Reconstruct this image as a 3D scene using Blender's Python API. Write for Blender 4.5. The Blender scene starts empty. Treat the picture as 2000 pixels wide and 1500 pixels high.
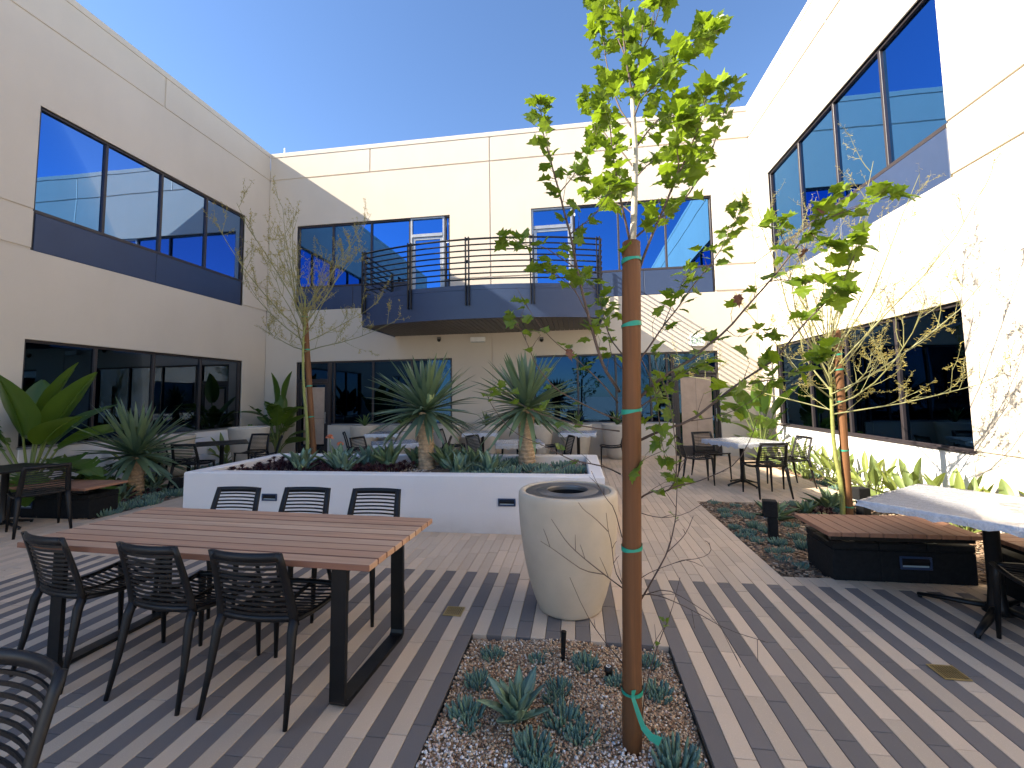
import bpy, math, random
import numpy as np
from mathutils import Vector, Matrix, Euler

random.seed(11)
S = bpy.context.scene
COL = S.collection
R = math.radians

# ------------------------------------------------------------------ camera
H = 1.55
CAM_F, CAM_CY = 860.28, 707.65          # focal length and optical centre in pixels of a 2000 px wide frame
YAW, PITCH, ROLL = R(8.2154), R(4.2849), R(0.8490)
def cam_axes():
    cy, sy, cp, sp = math.cos(YAW), math.sin(YAW), math.cos(PITCH), math.sin(PITCH)
    cr, sr = math.cos(ROLL), math.sin(ROLL)
    f = Vector((-sy*cp, cy*cp, sp)); r = Vector((cy, sy, 0)); d = f.cross(r)
    return cr*r + sr*d, -sr*r + cr*d, f
AX_R, AX_D, AX_F = cam_axes()
cam = bpy.data.cameras.new('camera'); cam_o = bpy.data.objects.new('camera', cam); COL.objects.link(cam_o)
cam.sensor_fit = 'HORIZONTAL'; cam.sensor_width = 36.0
cam.lens = CAM_F/2000*36.0; cam.shift_y = -(750-CAM_CY)/2000
cam.clip_start = 0.05; cam.clip_end = 3000
m = Matrix.Identity(4)
for i in range(3):
    m[i][0] = AX_R[i]; m[i][1] = -AX_D[i]; m[i][2] = -AX_F[i]
m[2][3] = H
cam_o.matrix_world = m
S.camera = cam_o

# ------------------------------------------------------------------ sky, sun, exposure
SUN_TO = Vector((-3.0, -1.0, 2.13)).normalized()       # direction towards the sun
SUN_EL = math.asin(SUN_TO.z); SUN_AZ = math.atan2(SUN_TO.x, SUN_TO.y)
W = bpy.data.worlds.new('World'); S.world = W; W.use_nodes = True
nt = W.node_tree; bg = nt.nodes['Background']
sky = nt.nodes.new('ShaderNodeTexSky'); sky.sky_type = 'NISHITA'; sky.sun_disc = False
sky.sun_elevation = SUN_EL; sky.sun_rotation = SUN_AZ
sky.air_density = 0.85; sky.dust_density = 0.15; sky.ozone_density = 5.0; sky.altitude = 50
nt.links.new(sky.outputs['Color'], bg.inputs['Color'])
bg.inputs['Strength'].default_value = 0.062
sl = bpy.data.lights.new('sun', 'SUN'); sl.energy = 3.5; sl.angle = R(0.5); sl.color = (1.0, 0.90, 0.75)
so = bpy.data.objects.new('sun', sl); COL.objects.link(so)
so.rotation_euler = SUN_TO.to_track_quat('Z', 'Y').to_euler(); so.location = (-30, -15, 30)
S.view_settings.view_transform = 'Standard'; S.view_settings.look = 'None'
S.view_settings.exposure = 2.35; S.view_settings.gamma = 1.0
S.view_settings.use_curve_mapping = False
S.render.engine = 'CYCLES'
cy = S.cycles
cy.use_denoising = True; cy.max_bounces = 10; cy.diffuse_bounces = 5; cy.glossy_bounces = 5
cy.transmission_bounces = 4; cy.transparent_max_bounces = 16
cy.caustics_reflective = True; cy.blur_glossy = 0.4; cy.caustics_refractive = False; cy.sample_clamp_indirect = 8

# ------------------------------------------------------------------ helpers
def at(px, py, y):
    """world point on the plane Y = y that the photograph shows at pixel px, py"""
    v = AX_R*((px-1000)/CAM_F) + AX_D*((py-CAM_CY)/CAM_F) + AX_F
    t = y/v.y
    return Vector((v.x*t, y, H + v.z*t))
def project(p):
    v = Vector(p) - Vector((0, 0, H)); z = v.dot(AX_F)
    if z <= 0.01: return None
    return 1000 + CAM_F*v.dot(AX_R)/z, CAM_CY + CAM_F*v.dot(AX_D)/z, z

class MB:
    def __init__(s): s.v = []; s.f = []
    def add(s, verts, faces):
        n = len(s.v); s.v += [tuple(p) for p in verts]; s.f += [tuple(i+n for i in f) for f in faces]; return s
    def quad(s, a, b, c, d): return s.add([a, b, c, d], [(0, 1, 2, 3)])
    def box(s, x0, x1, y0, y1, z0, z1, c=0.0, mat=None):
        if c <= 0:
            v = [(x, y, z) for x in (x0, x1) for y in (y0, y1) for z in (z0, z1)]
            f = [(0, 1, 3, 2), (4, 6, 7, 5), (0, 4, 5, 1), (2, 3, 7, 6), (0, 2, 6, 4), (1, 5, 7, 3)]
        else:
            c = min(c, (x1-x0)*.45, (y1-y0)*.45, (z1-z0)*.45)
            X, Y, Z = (x0, x1), (y0, y1), (z0, z1); v = []; idx = {}
            for a in (0, 1):
                for b in (0, 1):
                    for e in (0, 1):
                        sx, sy, sz = (1, -1)[a]*c, (1, -1)[b]*c, (1, -1)[e]*c
                        for k, p in enumerate(((X[a], Y[b]+sy, Z[e]+sz), (X[a]+sx, Y[b], Z[e]+sz), (X[a]+sx, Y[b]+sy, Z[e]))):
                            idx[a, b, e, k] = len(v); v.append(p)
            f = []
            for a in (0, 1):
                f.append([idx[a, b, e, 0] for b, e in ((0, 0), (1, 0), (1, 1), (0, 1))])
                f.append([idx[b, a, e, 1] for b, e in ((0, 0), (1, 0), (1, 1), (0, 1))])
                f.append([idx[b, e, a, 2] for b, e in ((0, 0), (1, 0), (1, 1), (0, 1))])
            for a in (0, 1):
                for b in (0, 1):
                    f.append([idx[a, b, 0, 0], idx[a, b, 1, 0], idx[a, b, 1, 1], idx[a, b, 0, 1]])
                    f.append([idx[a, 0, b, 0], idx[a, 1, b, 0], idx[a, 1, b, 2], idx[a, 0, b, 2]])
                    f.append([idx[0, a, b, 1], idx[1, a, b, 1], idx[1, a, b, 2], idx[0, a, b, 2]])
                    for e in (0, 1):
                        f.append([idx[a, b, e, 0], idx[a, b, e, 1], idx[a, b, e, 2]])
        if mat is not None: v = [mat @ Vector(p) for p in v]
        return s.add(v, f)
    def tube(s, pts, rad, n=6, cap=True, squash=None, up=None):
        pts = [Vector(p) for p in pts]
        if not hasattr(rad, '__len__'): rad = [rad]*len(pts)
        u = None; V = []; F = []
        for i, p in enumerate(pts):
            t = (pts[min(i+1, len(pts)-1)] - pts[max(i-1, 0)])
            if t.length < 1e-9: t = Vector((0, 0, 1))
            t.normalize()
            if u is None:
                u = Vector(up) if up else (Vector((0, 0, 1)) if abs(t.z) < .9 else Vector((1, 0, 0)))
            u = (u - t*u.dot(t))
            if u.length < 1e-6: u = t.orthogonal()
            u.normalize(); w = t.cross(u)
            for k in range(n):
                a = 2*math.pi*(k+.5)/n
                q = (1, 1) if squash is None else squash
                V.append(p + (u*math.cos(a)*q[0] + w*math.sin(a)*q[1])*rad[i])
        for i in range(len(pts)-1):
            for k in range(n):
                a, b = i*n+k, i*n+(k+1) % n
                F.append((a, b, b+n, a+n))
        if cap:
            F.append(tuple(range(n-1, -1, -1))); F.append(tuple((len(pts)-1)*n+k for k in range(n)))
        return s.add(V, F)
    def lathe(s, prof, n=40, c=(0, 0, 0), cap_bottom=False, cap_top=False):
        V = []; F = []
        for r, z in prof:
            for k in range(n):
                a = 2*math.pi*k/n
                V.append((c[0]+r*math.cos(a), c[1]+r*math.sin(a), c[2]+z))
        for i in range(len(prof)-1):
            for k in range(n):
                F.append((i*n+k, i*n+(k+1) % n, (i+1)*n+(k+1) % n, (i+1)*n+k))
        if cap_bottom: F.append(tuple(range(n-1, -1, -1)))
        if cap_top: F.append(tuple((len(prof)-1)*n+k for k in range(n)))
        return s.add(V, F)
    def prism(s, poly, z0, z1):
        n = len(poly)
        V = [(x, y, z0) for x, y in poly] + [(x, y, z1) for x, y in poly]
        F = [tuple(range(n-1, -1, -1)), tuple(range(n, 2*n))] + [(i, (i+1) % n, n+(i+1) % n, n+i) for i in range(n)]
        return s.add(V, F)
    def mesh(s, name, mat, smooth=False):
        me = bpy.data.meshes.new(name); me.from_pydata(s.v, [], s.f)
        if mat: me.materials.append(mat)
        if smooth:
            me.polygons.foreach_set('use_smooth', [True]*len(me.polygons))
        me.update(); return me
    def build(s, name, mat, parent=None, smooth=False):
        return inst(name, s.mesh(name, mat, smooth), parent)

def inst(name, me, parent=None, loc=None, rot=None, scale=None, mat=None):
    o = bpy.data.objects.new(name, me); COL.objects.link(o)
    if parent is not None: o.parent = parent
    if mat is not None: o.matrix_local = mat
    if loc is not None: o.location = loc
    if rot is not None: o.rotation_euler = rot
    if scale is not None: o.scale = scale if hasattr(scale, '__len__') else (scale,)*3
    return o
def tag(o, label, cat, group=None):
    o['label'] = label; o['category'] = cat
    if group: o['group'] = group
    return o
def thing(name, label, cat, loc=(0, 0, 0), rz=0.0, group=None):
    o = bpy.data.objects.new(name, None); COL.objects.link(o); o.empty_display_size = .1
    o.location = loc; o.rotation_euler = (0, 0, rz)
    return tag(o, label, cat, group)
def structure(o): o['kind'] = 'structure'; return o
def stuff(o): o['kind'] = 'stuff'; return o
KIDS = {}
def dup(root, loc, rz, label, group=None, scale=None):
    if root.name not in KIDS:
        KIDS[root.name] = [(c, list(c.children)) for c in root.children]
    r = root.copy(); COL.objects.link(r); r.location = loc; r.rotation_euler = (0, 0, rz); r['label'] = label
    if group: r['group'] = group
    if scale: r.scale = (scale,)*3
    for c, gs in KIDS[root.name]:
        d = c.copy(); COL.objects.link(d); d.parent = r
        for g in gs:
            e = g.copy(); COL.objects.link(e); e.parent = d
    return r

ORD = 'first second third fourth fifth sixth seventh eighth ninth tenth eleventh twelfth thirteenth fourteenth fifteenth sixteenth seventeenth eighteenth nineteenth twentieth'.split()
ORD += ['twenty-'+w for w in ORD[:9]]+['thirtieth']+['thirty-'+w for w in ORD[:9]]
# ------------------------------------------------------------------ materials
class N:
    """small node helper"""
    def __init__(s, name):
        s.m = bpy.data.materials.new(name); s.m.use_nodes = True; s.t = s.m.node_tree
        s.b = s.t.nodes['Principled BSDF']; s.out = s.t.nodes['Material Output']
    def n(s, typ, **kw):
        x = s.t.nodes.new(typ)
        for k, v in kw.items():
            if k in x.inputs: x.inputs[k].default_value = v
            else: setattr(x, k, v)
        return x
    def l(s, a, b): s.t.links.new(a, b)
    def coord(s, kind='Object', scale=(1, 1, 1), rot=(0, 0, 0)):
        c = s.n('ShaderNodeTexCoord'); mp = s.n('ShaderNodeMapping')
        mp.inputs['Scale'].default_value = scale; mp.inputs['Rotation'].default_value = rot
        s.l(c.outputs[kind], mp.inputs['Vector']); return mp.outputs['Vector']
    def world(s, scale=(1, 1, 1)):
        c = s.n('ShaderNodeNewGeometry'); mp = s.n('ShaderNodeMapping'); mp.inputs['Scale'].default_value = scale
        s.l(c.outputs['Position'], mp.inputs['Vector']); return mp.outputs['Vector']
    def noise(s, vec, scale, detail=4, rough=.55, dist=0.0):
        x = s.n('ShaderNodeTexNoise', Scale=scale, Detail=detail, Roughness=rough, Distortion=dist)
        s.l(vec, x.inputs['Vector']); return x.outputs['Fac']
    def ramp(s, fac, stops):
        x = s.n('ShaderNodeValToRGB'); e = x.color_ramp.elements
        while len(e) < len(stops): e.new(.5)
        for q, (p, c) in zip(e, stops): q.position = p; q.color = (c[0], c[1], c[2], 1)
        s.l(fac, x.inputs['Fac']); return x.outputs['Color']
    def mix(s, fac, a, b, mode='MIX'):
        x = s.n('ShaderNodeMix', data_type='RGBA', blend_type=mode)
        if hasattr(fac, 'is_linked'): s.l(fac, x.inputs[0])
        else: x.inputs[0].default_value = fac
        for q, i in ((a, 6), (b, 7)):
            if hasattr(q, 'is_linked'): s.l(q, x.inputs[i])
            else: x.inputs[i].default_value = (q[0], q[1], q[2], 1)
        return x.outputs[2]
    def math(s, op, a, b=0.0):
        x = s.n('ShaderNodeMath', operation=op)
        for q, i in ((a, 0), (b, 1)):
            if hasattr(q, 'is_linked'): s.l(q, x.inputs[i])
            else: x.inputs[i].default_value = q
        return x.outputs[0]
    def bump(s, h, strength=.3, dist=.01):
        x = s.n('ShaderNodeBump', Strength=strength, Distance=dist); s.l(h, x.inputs['Height'])
        s.l(x.outputs['Normal'], s.b.inputs['Normal']); return x
    def rnd(s, island=False):
        if island: return s.n('ShaderNodeNewGeometry').outputs['Random Per Island']
        return s.n('ShaderNodeObjectInfo').outputs['Random']
    def setp(s, **kw):
        for k, v in kw.items():
            k = k.replace('_', ' ')
            if hasattr(v, 'is_linked'): s.l(v, s.b.inputs[k])
            elif hasattr(v, '__len__'): s.b.inputs[k].default_value = (*v, 1) if len(v) == 3 else v
            else: s.b.inputs[k].default_value = v
        return s
def scl(c, k): return tuple(x*k for x in c)

def plain(name, col, rough=.5, metal=0.0, var=.12, nscale=6, bump=0.0, bscale=200, spec=.5, coat=0.0):
    q = N(name); v = q.coord(); f = q.noise(v, nscale, 5)
    q.setp(Base_Color=q.ramp(f, [(.25, scl(col, 1-var)), (.75, scl(col, 1+var))]), Metallic=metal, Specular_IOR_Level=spec, Coat_Weight=coat)
    q.setp(Roughness=q.math('ADD', q.math('MULTIPLY', q.noise(v, nscale*2.3, 3), .2), rough-.1))
    if bump: q.bump(q.noise(v, bscale, 3), bump, .004)
    return q.m
def stucco(name, col, stain=False):
    q = N(name); v = q.world()
    big = q.noise(v, .45, 5, .6); fine = q.noise(v, 60, 3, .7); mid = q.noise(q.world((1, 1, .25)), 2.2, 5, .6)
    c = q.ramp(big, [(.3, scl(col, .95)), (.7, scl(col, 1.04))])
    c = q.mix(q.math('MULTIPLY', fine, .16), c, scl(col, .62))
    c = q.mix(q.math('MULTIPLY', q.math('SUBTRACT', mid, .45), .35), c, scl((col[0], col[1]*.96, col[2]*.9), .75))
    if stain:                                          # damp dirt rising from the paving
        z = q.n('ShaderNodeSeparateXYZ'); q.l(q.world(), z.inputs[0])
        hgt = q.math('SUBTRACT', .62, q.math('MULTIPLY', z.outputs[2], 2.6)); f = q.math('MULTIPLY', q.math('MAXIMUM', hgt, 0.0), q.noise(q.world((1, 1, 1.6)), 3.2, 6, .65))
        c = q.mix(q.math('MULTIPLY', f, 1.5), c, (.46, .38, .31)); c = q.mix(q.math('MULTIPLY', q.noise(v, 1.6, 6, .7), .22), c, (.60, .53, .49))
    q.setp(Base_Color=c, Roughness=.92, Specular_IOR_Level=.2)
    q.bump(q.noise(v, 95, 4, .75), .55, .006); return q.m
def glass_pane(name, tint, dark, trans, film=.28):
    """coated window glass: tinted mirror reflection over a tinted see-through"""
    q = N(name); t = q.t
    gl = q.n('ShaderNodeBsdfGlossy', Roughness=0.0); gl.inputs['Color'].default_value = (*tint, 1)
    tr = q.n('ShaderNodeBsdfTransparent'); tr.inputs['Color'].default_value = (*dark, 1)
    fr = q.n('ShaderNodeFresnel', IOR=1.5)
    v = q.world(); nz = q.noise(v, .55, 2, .5)
    bp = q.n('ShaderNodeBump', Strength=.35, Distance=.012); q.l(nz, bp.inputs['Height'])
    q.l(bp.outputs['Normal'], gl.inputs['Normal'])
    g2 = q.n('ShaderNodeBsdfGlossy', Roughness=0.0); g2.inputs['Color'].default_value = (.9, .95, 1, 1); q.l(bp.outputs['Normal'], g2.inputs['Normal'])
    mx = q.n('ShaderNodeMixShader'); mx.inputs[0].default_value = 1-trans
    q.l(tr.outputs[0], mx.inputs[1]); q.l(gl.outputs[0], mx.inputs[2])
    m2 = q.n('ShaderNodeMixShader'); q.l(q.math('MULTIPLY', q.math('SUBTRACT', fr.outputs[0], .04), film), m2.inputs[0])
    q.l(mx.outputs[0], m2.inputs[1]); q.l(g2.outputs[0], m2.inputs[2])
    q.l(m2.outputs[0], q.out.inputs['Surface']); return q.m
def paver(name, col, island):
    q = N(name); r = q.rnd(island); v = q.world()
    c = q.ramp(r, [(0, scl(col, .84)), (.5, col), (1, (col[0]*1.15, col[1]*1.12, col[2]*1.1))])
    sp = q.noise(v, 170, 3, .8); st = q.noise(v, 2.1, 6, .65); st2 = q.noise(v, 9, 5, .6)
    c = q.mix(q.math('MULTIPLY', sp, .35), c, scl(col, .55))
    c = q.mix(q.math('MULTIPLY', q.math('GREATER_THAN', q.noise(v, 260, 2), .66), .35), c, scl(col, 1.7))
    c = q.mix(q.math('MULTIPLY', st, .28), c, scl((.32, .27, .22), .8))
    q.setp(Base_Color=q.mix(q.math('MULTIPLY', st2, .2), c, scl(col, .7)), Roughness=.82, Specular_IOR_Level=.25)
    q.bump(q.noise(v, 240, 3, .7), .35, .003); return q.m
def wood(name, col, axis=0, gloss=.45, wear=.3, dark=.3, streak=1.4, con=1.0):
    q = N(name); sc = [22, 22, 22]; sc[axis] = streak
    v = q.coord('Object', tuple(sc)); ro = q.rnd()
    add = q.n('ShaderNodeVectorMath', operation='ADD'); cmb = q.n('ShaderNodeCombineXYZ')
    for i in range(3): q.l(q.math('MULTIPLY', ro, 37.0+i*11), cmb.inputs[i])
    q.l(v, add.inputs[0]); q.l(cmb.outputs[0], add.inputs[1]); vv = add.outputs[0]
    g = q.noise(vv, 1.0, 6, .6, .6); g2 = q.noise(vv, 4.5, 4, .6)
    c = q.ramp(g, [(.25+.08*(con-1), scl(col, .62/con)), (.5, col), (.8-.1*(con-1), (col[0]*1.35*con, col[1]*1.38*con, col[2]*1.4*con))])
    c = q.mix(q.math('MULTIPLY', g2, dark), c, scl(col, .45))
    c = q.mix(q.math('MULTIPLY', ro, .62), c, (col[0]*.66, col[1]*.56, col[2]*.5))
    c = q.mix(q.math('MULTIPLY', q.noise(q.world(), 1.7, 5, .65), wear), c, (.45, .36, .28))
    q.setp(Base_Color=c, Roughness=q.math('ADD', q.math('MULTIPLY', g2, .25), gloss), Specular_IOR_Level=.4)
    q.bump(g2, .25, .002); return q.m
def leaf(name, col, trans, rough=.45, var=.3, vein=False, island=False, spec=.4):
    q = N(name); r = q.rnd(island); v = q.coord('Object')
    hue = [(0, (col[0]*(1-var), col[1]*(1-var*.8), col[2]*(1-var*.3))), (.6, col), (1, (col[0]*(1+var*1.4), col[1]*(1+var*.9), col[2]))]
    c = q.ramp(r, hue)
    c = q.mix(q.math('MULTIPLY', q.noise(v, 14, 4), .4), c, scl(col, .55))
    q.setp(Base_Color=c, Roughness=rough, Specular_IOR_Level=spec)
    q.bump(q.noise(v, 60, 2), .15, .002)
    if trans > 0:
        tl = q.n('ShaderNodeBsdfTranslucent'); q.l(q.mix(.6, c, (col[0]*3.2, col[1]*2.9, col[2]*1.2)), tl.inputs['Color'])
        mx = q.n('ShaderNodeMixShader'); mx.inputs[0].default_value = trans
        q.l(q.b.outputs[0], mx.inputs[1]); q.l(tl.outputs[0], mx.inputs[2]); q.l(mx.outputs[0], q.out.inputs['Surface'])
    return q.m
def stones(name, stops, rough=.7):
    q = N(name); c = q.ramp(q.rnd(True), stops); v = q.world()
    q.setp(Base_Color=q.mix(q.math('MULTIPLY', q.noise(v, 150, 3), .4), c, (.2, .15, .1)), Roughness=rough); return q.m

CREAM = (.60, .53, .435)
M = dict(
    wall=stucco('stucco_cream', CREAM), joint=plain('joint_shadow_paint', scl(CREAM, .62), .9),
    infill=stucco('plaster_white', (.80, .775, .76)), 
    navy=plain('navy_metal', (.024, .044, .098), .45, 0.0, .08, 3), frame=plain('window_frame_bronze', (.030, .024, .026), .4),
    alum=plain('aluminium_frame', (.36, .37, .38), .4, .6),
    mirror=glass_pane('mirror_blue_glass', (.060, .215, .54), (.02, .05, .12), .10, .16),
    dark=glass_pane('dark_blue_glass', (.026, .066, .13), (.045, .09, .17), .40, .13),
    room=plain('room_interior', (.10, .10, .11), .9), roomlit=plain('room_partition', (.25, .25, .26), .9),
    tan=paver('paver_tan', (.64, .485, .345), False), grey=paver('paver_charcoal', (.160, .138, .128), False),
    tan_i=paver('paver_tan_field', (.64, .485, .345), True), grey_i=paver('paver_charcoal_field', (.160, .138, .128), True),
    sand=plain('joint_sand', (.13, .105, .085), .95, 0, .3, 20), pale_bounce=plain('pale_bounce_ground', (.60, .55, .48), .9, 0, .1, 3),
    plaster=stucco('planter_plaster', (.80, .745, .70), True),
    black=plain('black_plastic', (.007, .0065, .007), .46, 0, .25, 12, spec=.3), blackm=plain('black_powder_coat', (.007, .007, .0075), .38, .1, .2, 10, spec=.35),
    block=plain('black_masonry', (.009, .009, .0095), .8, 0, .4, 30, .5, 60, .25),
    tabled=wood('table_hardwood_red', (.53, .285, .16), 0, .42, .3), tablel=wood('table_hardwood_pale', (.64, .40, .245), 0, .42, .4), tedge_shade=wood('table_edge_seam_shade', (.24, .105, .06), 0, .6, .1),
    table=wood('table_hardwood', (.58, .335, .19), 0, .42, .42), bench=wood('bench_hardwood', (.30, .135, .075), 1, .5, .18),
    stake=wood('stake_pine', (.168, .068, .018), 2, .6, .03, .8, .7, 1.5), tie=plain('green_tie_tape', (.01, .25, .16), .5),
    concrete=plain('cast_stone', (.50, .405, .295), .85, 0, .10, 5, .3, 260), ring=plain('steel_ring', (.16, .15, .14), .38, .6),
    pot=plain('pot_stone', (.50, .44, .355), .85, 0, .10, 5, .2, 200), brass=plain('drain_brass', (.40, .29, .12), .5, .7),
    lens=plain('light_lens', (.30, .36, .38), .3), white=plain('white_enamel', (.75, .74, .70), .5), sign=plain('sign_letter_green', (.28, .45, .30), .5),
    bark=plain('young_bark', (.085, .055, .042), .7, 0, .35, 40), trunk=plain('sycamore_bark', (.40, .36, .29), .75, 0, .3, 30),
    paloverde=plain('green_bark', (.21, .22, .055), .6, 0, .25, 25), twig=plain('green_twig', (.19, .185, .075), .6, 0, .25, 8),
    gravelbase=plain('gravel_base', (.36, .25, .155), .95, 0, .3, 60), soil=plain('planting_soil', (.12, .085, .06), .95, 0, .4, 30, .8, 60), yt=plain('yucca_trunk', (.46, .31, .18), .85, 0, .4, 22, .6, 40),
    paper=plain('brown_paper', (.42, .31, .23), .8), tissue=plain('seed_head', (.12, .05, .03), .9),
    syc=leaf('sycamore_leaf', (.115, .185, .016), .45, .36, .38), yuc=leaf('yucca_leaf', (.125, .19, .115), .10, .42, .30),
    agave=leaf('agave_leaf', (.20, .30, .20), .05, .5, .25), agaveg=leaf('agave_green_leaf', (.21, .29, .14), .06, .5, .28),
    aloe=leaf('aloe_leaf', (.13, .20, .065), .1, .45, .3, island=True),
    bop=leaf('paddle_leaf', (.085, .155, .022), .22, .30, .35, spec=.6), shrub=leaf('shrub_leaf', (.17, .22, .06), .25, .42, .35),
    stalk=plain('leaf_stalk', (.16, .20, .05), .5, 0, .3, 5), chalk=leaf('chalk_stick', (.125, .205, .155), .0, .5, .35, island=True),
    aeon=leaf('aeonium_leaf', (.055, .014, .022), .03, .4, .5, island=True), orange=plain('orange_bloom', (.70, .22, .10), .6),
    coral=plain('coral_fruit', (.45, .05, .03), .5), bud=plain('yucca_bud', (.33, .38, .15), .6, 0, .3, 40),
    lampstrip=None)
q = N('strip_lamp'); q.setp(Base_Color=(.8, .8, .8), Emission_Color=(.95, .97, 1.0), Emission_Strength=1.2); M['lampstrip'] = q.m
q = N('plastic_wrap'); v = q.world(); nz = q.noise(q.world((1.6, 5, 1)), 5, 6, .65, 1.6); n2 = q.noise(v, 26, 4, .7, 2.2)
q.setp(Base_Color=q.ramp(n2, [(.35, (.45, .45, .47)), (.7, (.60, .60, .62))]), Roughness=.22, Specular_IOR_Level=.6, Coat_Weight=.6, Coat_Roughness=.12)
q.bump(q.math('ADD', nz, q.math('MULTIPLY', n2, .5)), .75, .02); M['wrap'] = q.m

# ------------------------------------------------------------------ ground
XL, XR, YB, YS, YSL, ZR = -8.84, 4.48, 11.5, -4.2, -2.3, 8.83          # courtyard walls, roof edge; unseen wing ends cut short for bounce light
g = MB(); g.quad((-250, -250, -.09), (250, -250, -.09), (250, 250, -.09), (-250, 250, -.09))
structure(g.build('ground', M['pale_bounce']))  # pale plaza behind the camera, added unseen to bounce sunlight into the courtyard

# ------------------------------------------------------------------ the office building round the courtyard
bld = thing('office_building', 'cream two storey office building with blue mirror windows wrapped round the courtyard', 'building')
class Face:
    """local frame on a wall: u along it, z up, d out of it"""
    def __init__(s, o, u, n): s.o, s.u, s.n = Vector(o), Vector(u), Vector(n)
    def __call__(s, u, z, d=0.0): return s.o + s.u*u + s.n*d + Vector((0, 0, z))
    def box(s, mb, u0, u1, z0, z1, d0, d1, c=0.0):
        x = MB().box(u0, u1, d0, d1, z0, z1, c)
        return mb.add([s(p[0], p[2], p[1]) for p in x.v], x.f)
FL = Face((XL, 0, 0), (0, 1, 0), (1, 0, 0)); FR = Face((XR, 0, 0), (0, 1, 0), (-1, 0, 0))
FB = Face((0, YB, 0), (1, 0, 0), (0, -1, 0)); FS = Face((0, YS, 0), (1, 0, 0), (0, 1, 0))
DEPTH = .14
def slab(F, u0, u1, z0, z1, holes, d=0.0, depth=DEPTH, mb=None, chamf=0.0):
    mb = mb or MB()
    us = sorted({u0, u1} | {min(max(h[i], u0), u1) for h in holes for i in (0, 1)})
    zs = sorted({z0, z1} | {min(max(h[i], z0), z1) for h in holes for i in (2, 3)})
    inside = lambda i, j: (0 <= i < len(us)-1 and 0 <= j < len(zs)-1 and not any(
        h[0]-1e-6 <= (us[i]+us[i+1])/2 <= h[1] and h[2]-1e-6 <= (zs[j]+zs[j+1])/2 <= h[3] for h in holes))
    for i in range(len(us)-1):
        for j in range(len(zs)-1):
            if not inside(i, j): continue
            a, b, c, e = us[i], us[i+1], zs[j], zs[j+1]
            L, Rr, B, T = [not inside(*k)for k in ((i-1, j), (i+1, j), (i, j-1), (i, j+1))]
            k = chamf
            a2, b2, c2, e2 = a+k*L, b-k*Rr, c+k*B, e-k*T
            mb.quad(F(a2, c2, d), F(b2, c2, d), F(b2, e2, d), F(a2, e2, d))
            for cond, p, q_, p2, q2 in ((L, (a, c), (a, e), (a2, c2), (a2, e2)), (Rr, (b, c), (b, e), (b2, c2), (b2, e2)),
                                        (B, (a, c), (b, c), (a2, c2), (b2, c2)), (T, (a, e), (b, e), (a2, e2), (b2, e2))):
                if not cond: continue
                if k: mb.quad(F(*p2, d), F(*q2, d), F(*q_, d-k), F(*p, d-k))
                mb.quad(F(*p, d-k), F(*q_, d-k), F(*q_, d-depth), F(*p, d-depth))
    return mb
JW = .018
ROWS = [0.0, .82, 4.08, 4.74, 8.0, 8.70]
def build_wall(F, u0, u1, holes, joints, mat, cols=None):
    """recessed backing plus one proud panel per bay; joints: {row index: [u, ...]}"""
    back = slab(F, u0, u1, -.08, ZR-.02, holes, -.022, DEPTH-.022)
    w = back.build('wall', mat, bld)
    for r in range(len(ROWS)-1):
        cuts = [u0]+sorted(joints.get(r, []))+[u1]
        full = sorted((h[0], h[1]) for h in holes if h[2] <= ROWS[r]+.03 and h[3] >= ROWS[r+1]-.03)
        bays = []
        for a, b in zip(cuts[:-1], cuts[1:]):
            x = a
            for h0, h1 in full:
                if h0 > a and h1 < b: bays.append((x, h0)); x = h1
            bays.append((x, b))
        ends = {u0, u1} | {v for h in full for v in h}
        for a, b in bays:
            za = ROWS[r]+(JW if r else -.08); zb = ROWS[r+1]-(JW if r < len(ROWS)-2 else 0)
            p = slab(F, a+(JW if a not in ends else 0), b-(JW if b not in ends else 0), za, zb, holes, 0, .05, None, .006)
            if p.f: p.build('wall_panel', mat, w)
    cop = MB(); F.box(cop, u0, u1, 8.702, ZR, -.35, .012, .006); cop.build('coping', mat, w)
    return w
HU = (4.06, 6.56); HL = (.80, 2.58)
holesL = [(5.90, 10.57, *HU), (5.90, 10.62, *HL)]
holesR = [(5.77, 10.55, *HU), (5.80, 10.65, *HL)]
holesB = [(-7.93, -3.34, *HU), (-1.08, 3.53, *HU), (-6.88, -3.30, *HL), (-7.86, -6.88, -.1, 2.58), (-1.11, 2.42, *HL), (2.42, 3.50, -.1, 2.58)]
extraL = [(-2.6, 2.6, *z) for z in (HU, HL)]; extraL2 = [(-1.6, 2.9, *z) for z in (HU, HL)]
build_wall(FL, YSL, YB, holesL+extraL2, {0: [4.5], 1: [4.5], 2: [4.5], 3: [1.1], 4: [1.1, 8.1]}, M['wall'])
build_wall(FR, YS, YB, holesR+extraL, {0: [4.5], 1: [4.5], 2: [4.5], 3: [1.1], 4: [1.1, 8.0]}, M['wall'])
build_wall(FB, XL, XR, holesB, {0: [-2.2], 1: [-2.2], 2: [-2.2], 3: [-2.2], 4: [-5.7, -2.2]}, M['wall'])
# roofs and outer walls close the block
roof = MB()
for x0, x1, y0, y1 in ((-24, XL-.2, YSL, 26), (XR+.2, 20, YS, 26), (XL-.2, XR+.2, YB+.2, 26)):
    roof.quad((x0, y0, 8.45), (x1, y0, 8.45), (x1, y1, 8.45), (x0, y1, 8.45))
for a, b in (((-24, YSL), (XL, YSL)), ((XR, YS), (20, YS)), ((20, YS), (20, 26)), ((20, 26), (-24, 26)), ((-24, 26), (-24, YSL))):
    roof.quad((*a, -.1), (*b, -.1), (*b, 8.8), (*a, 8.8))
roof.build('roof', M['wall'], bld)

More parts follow.
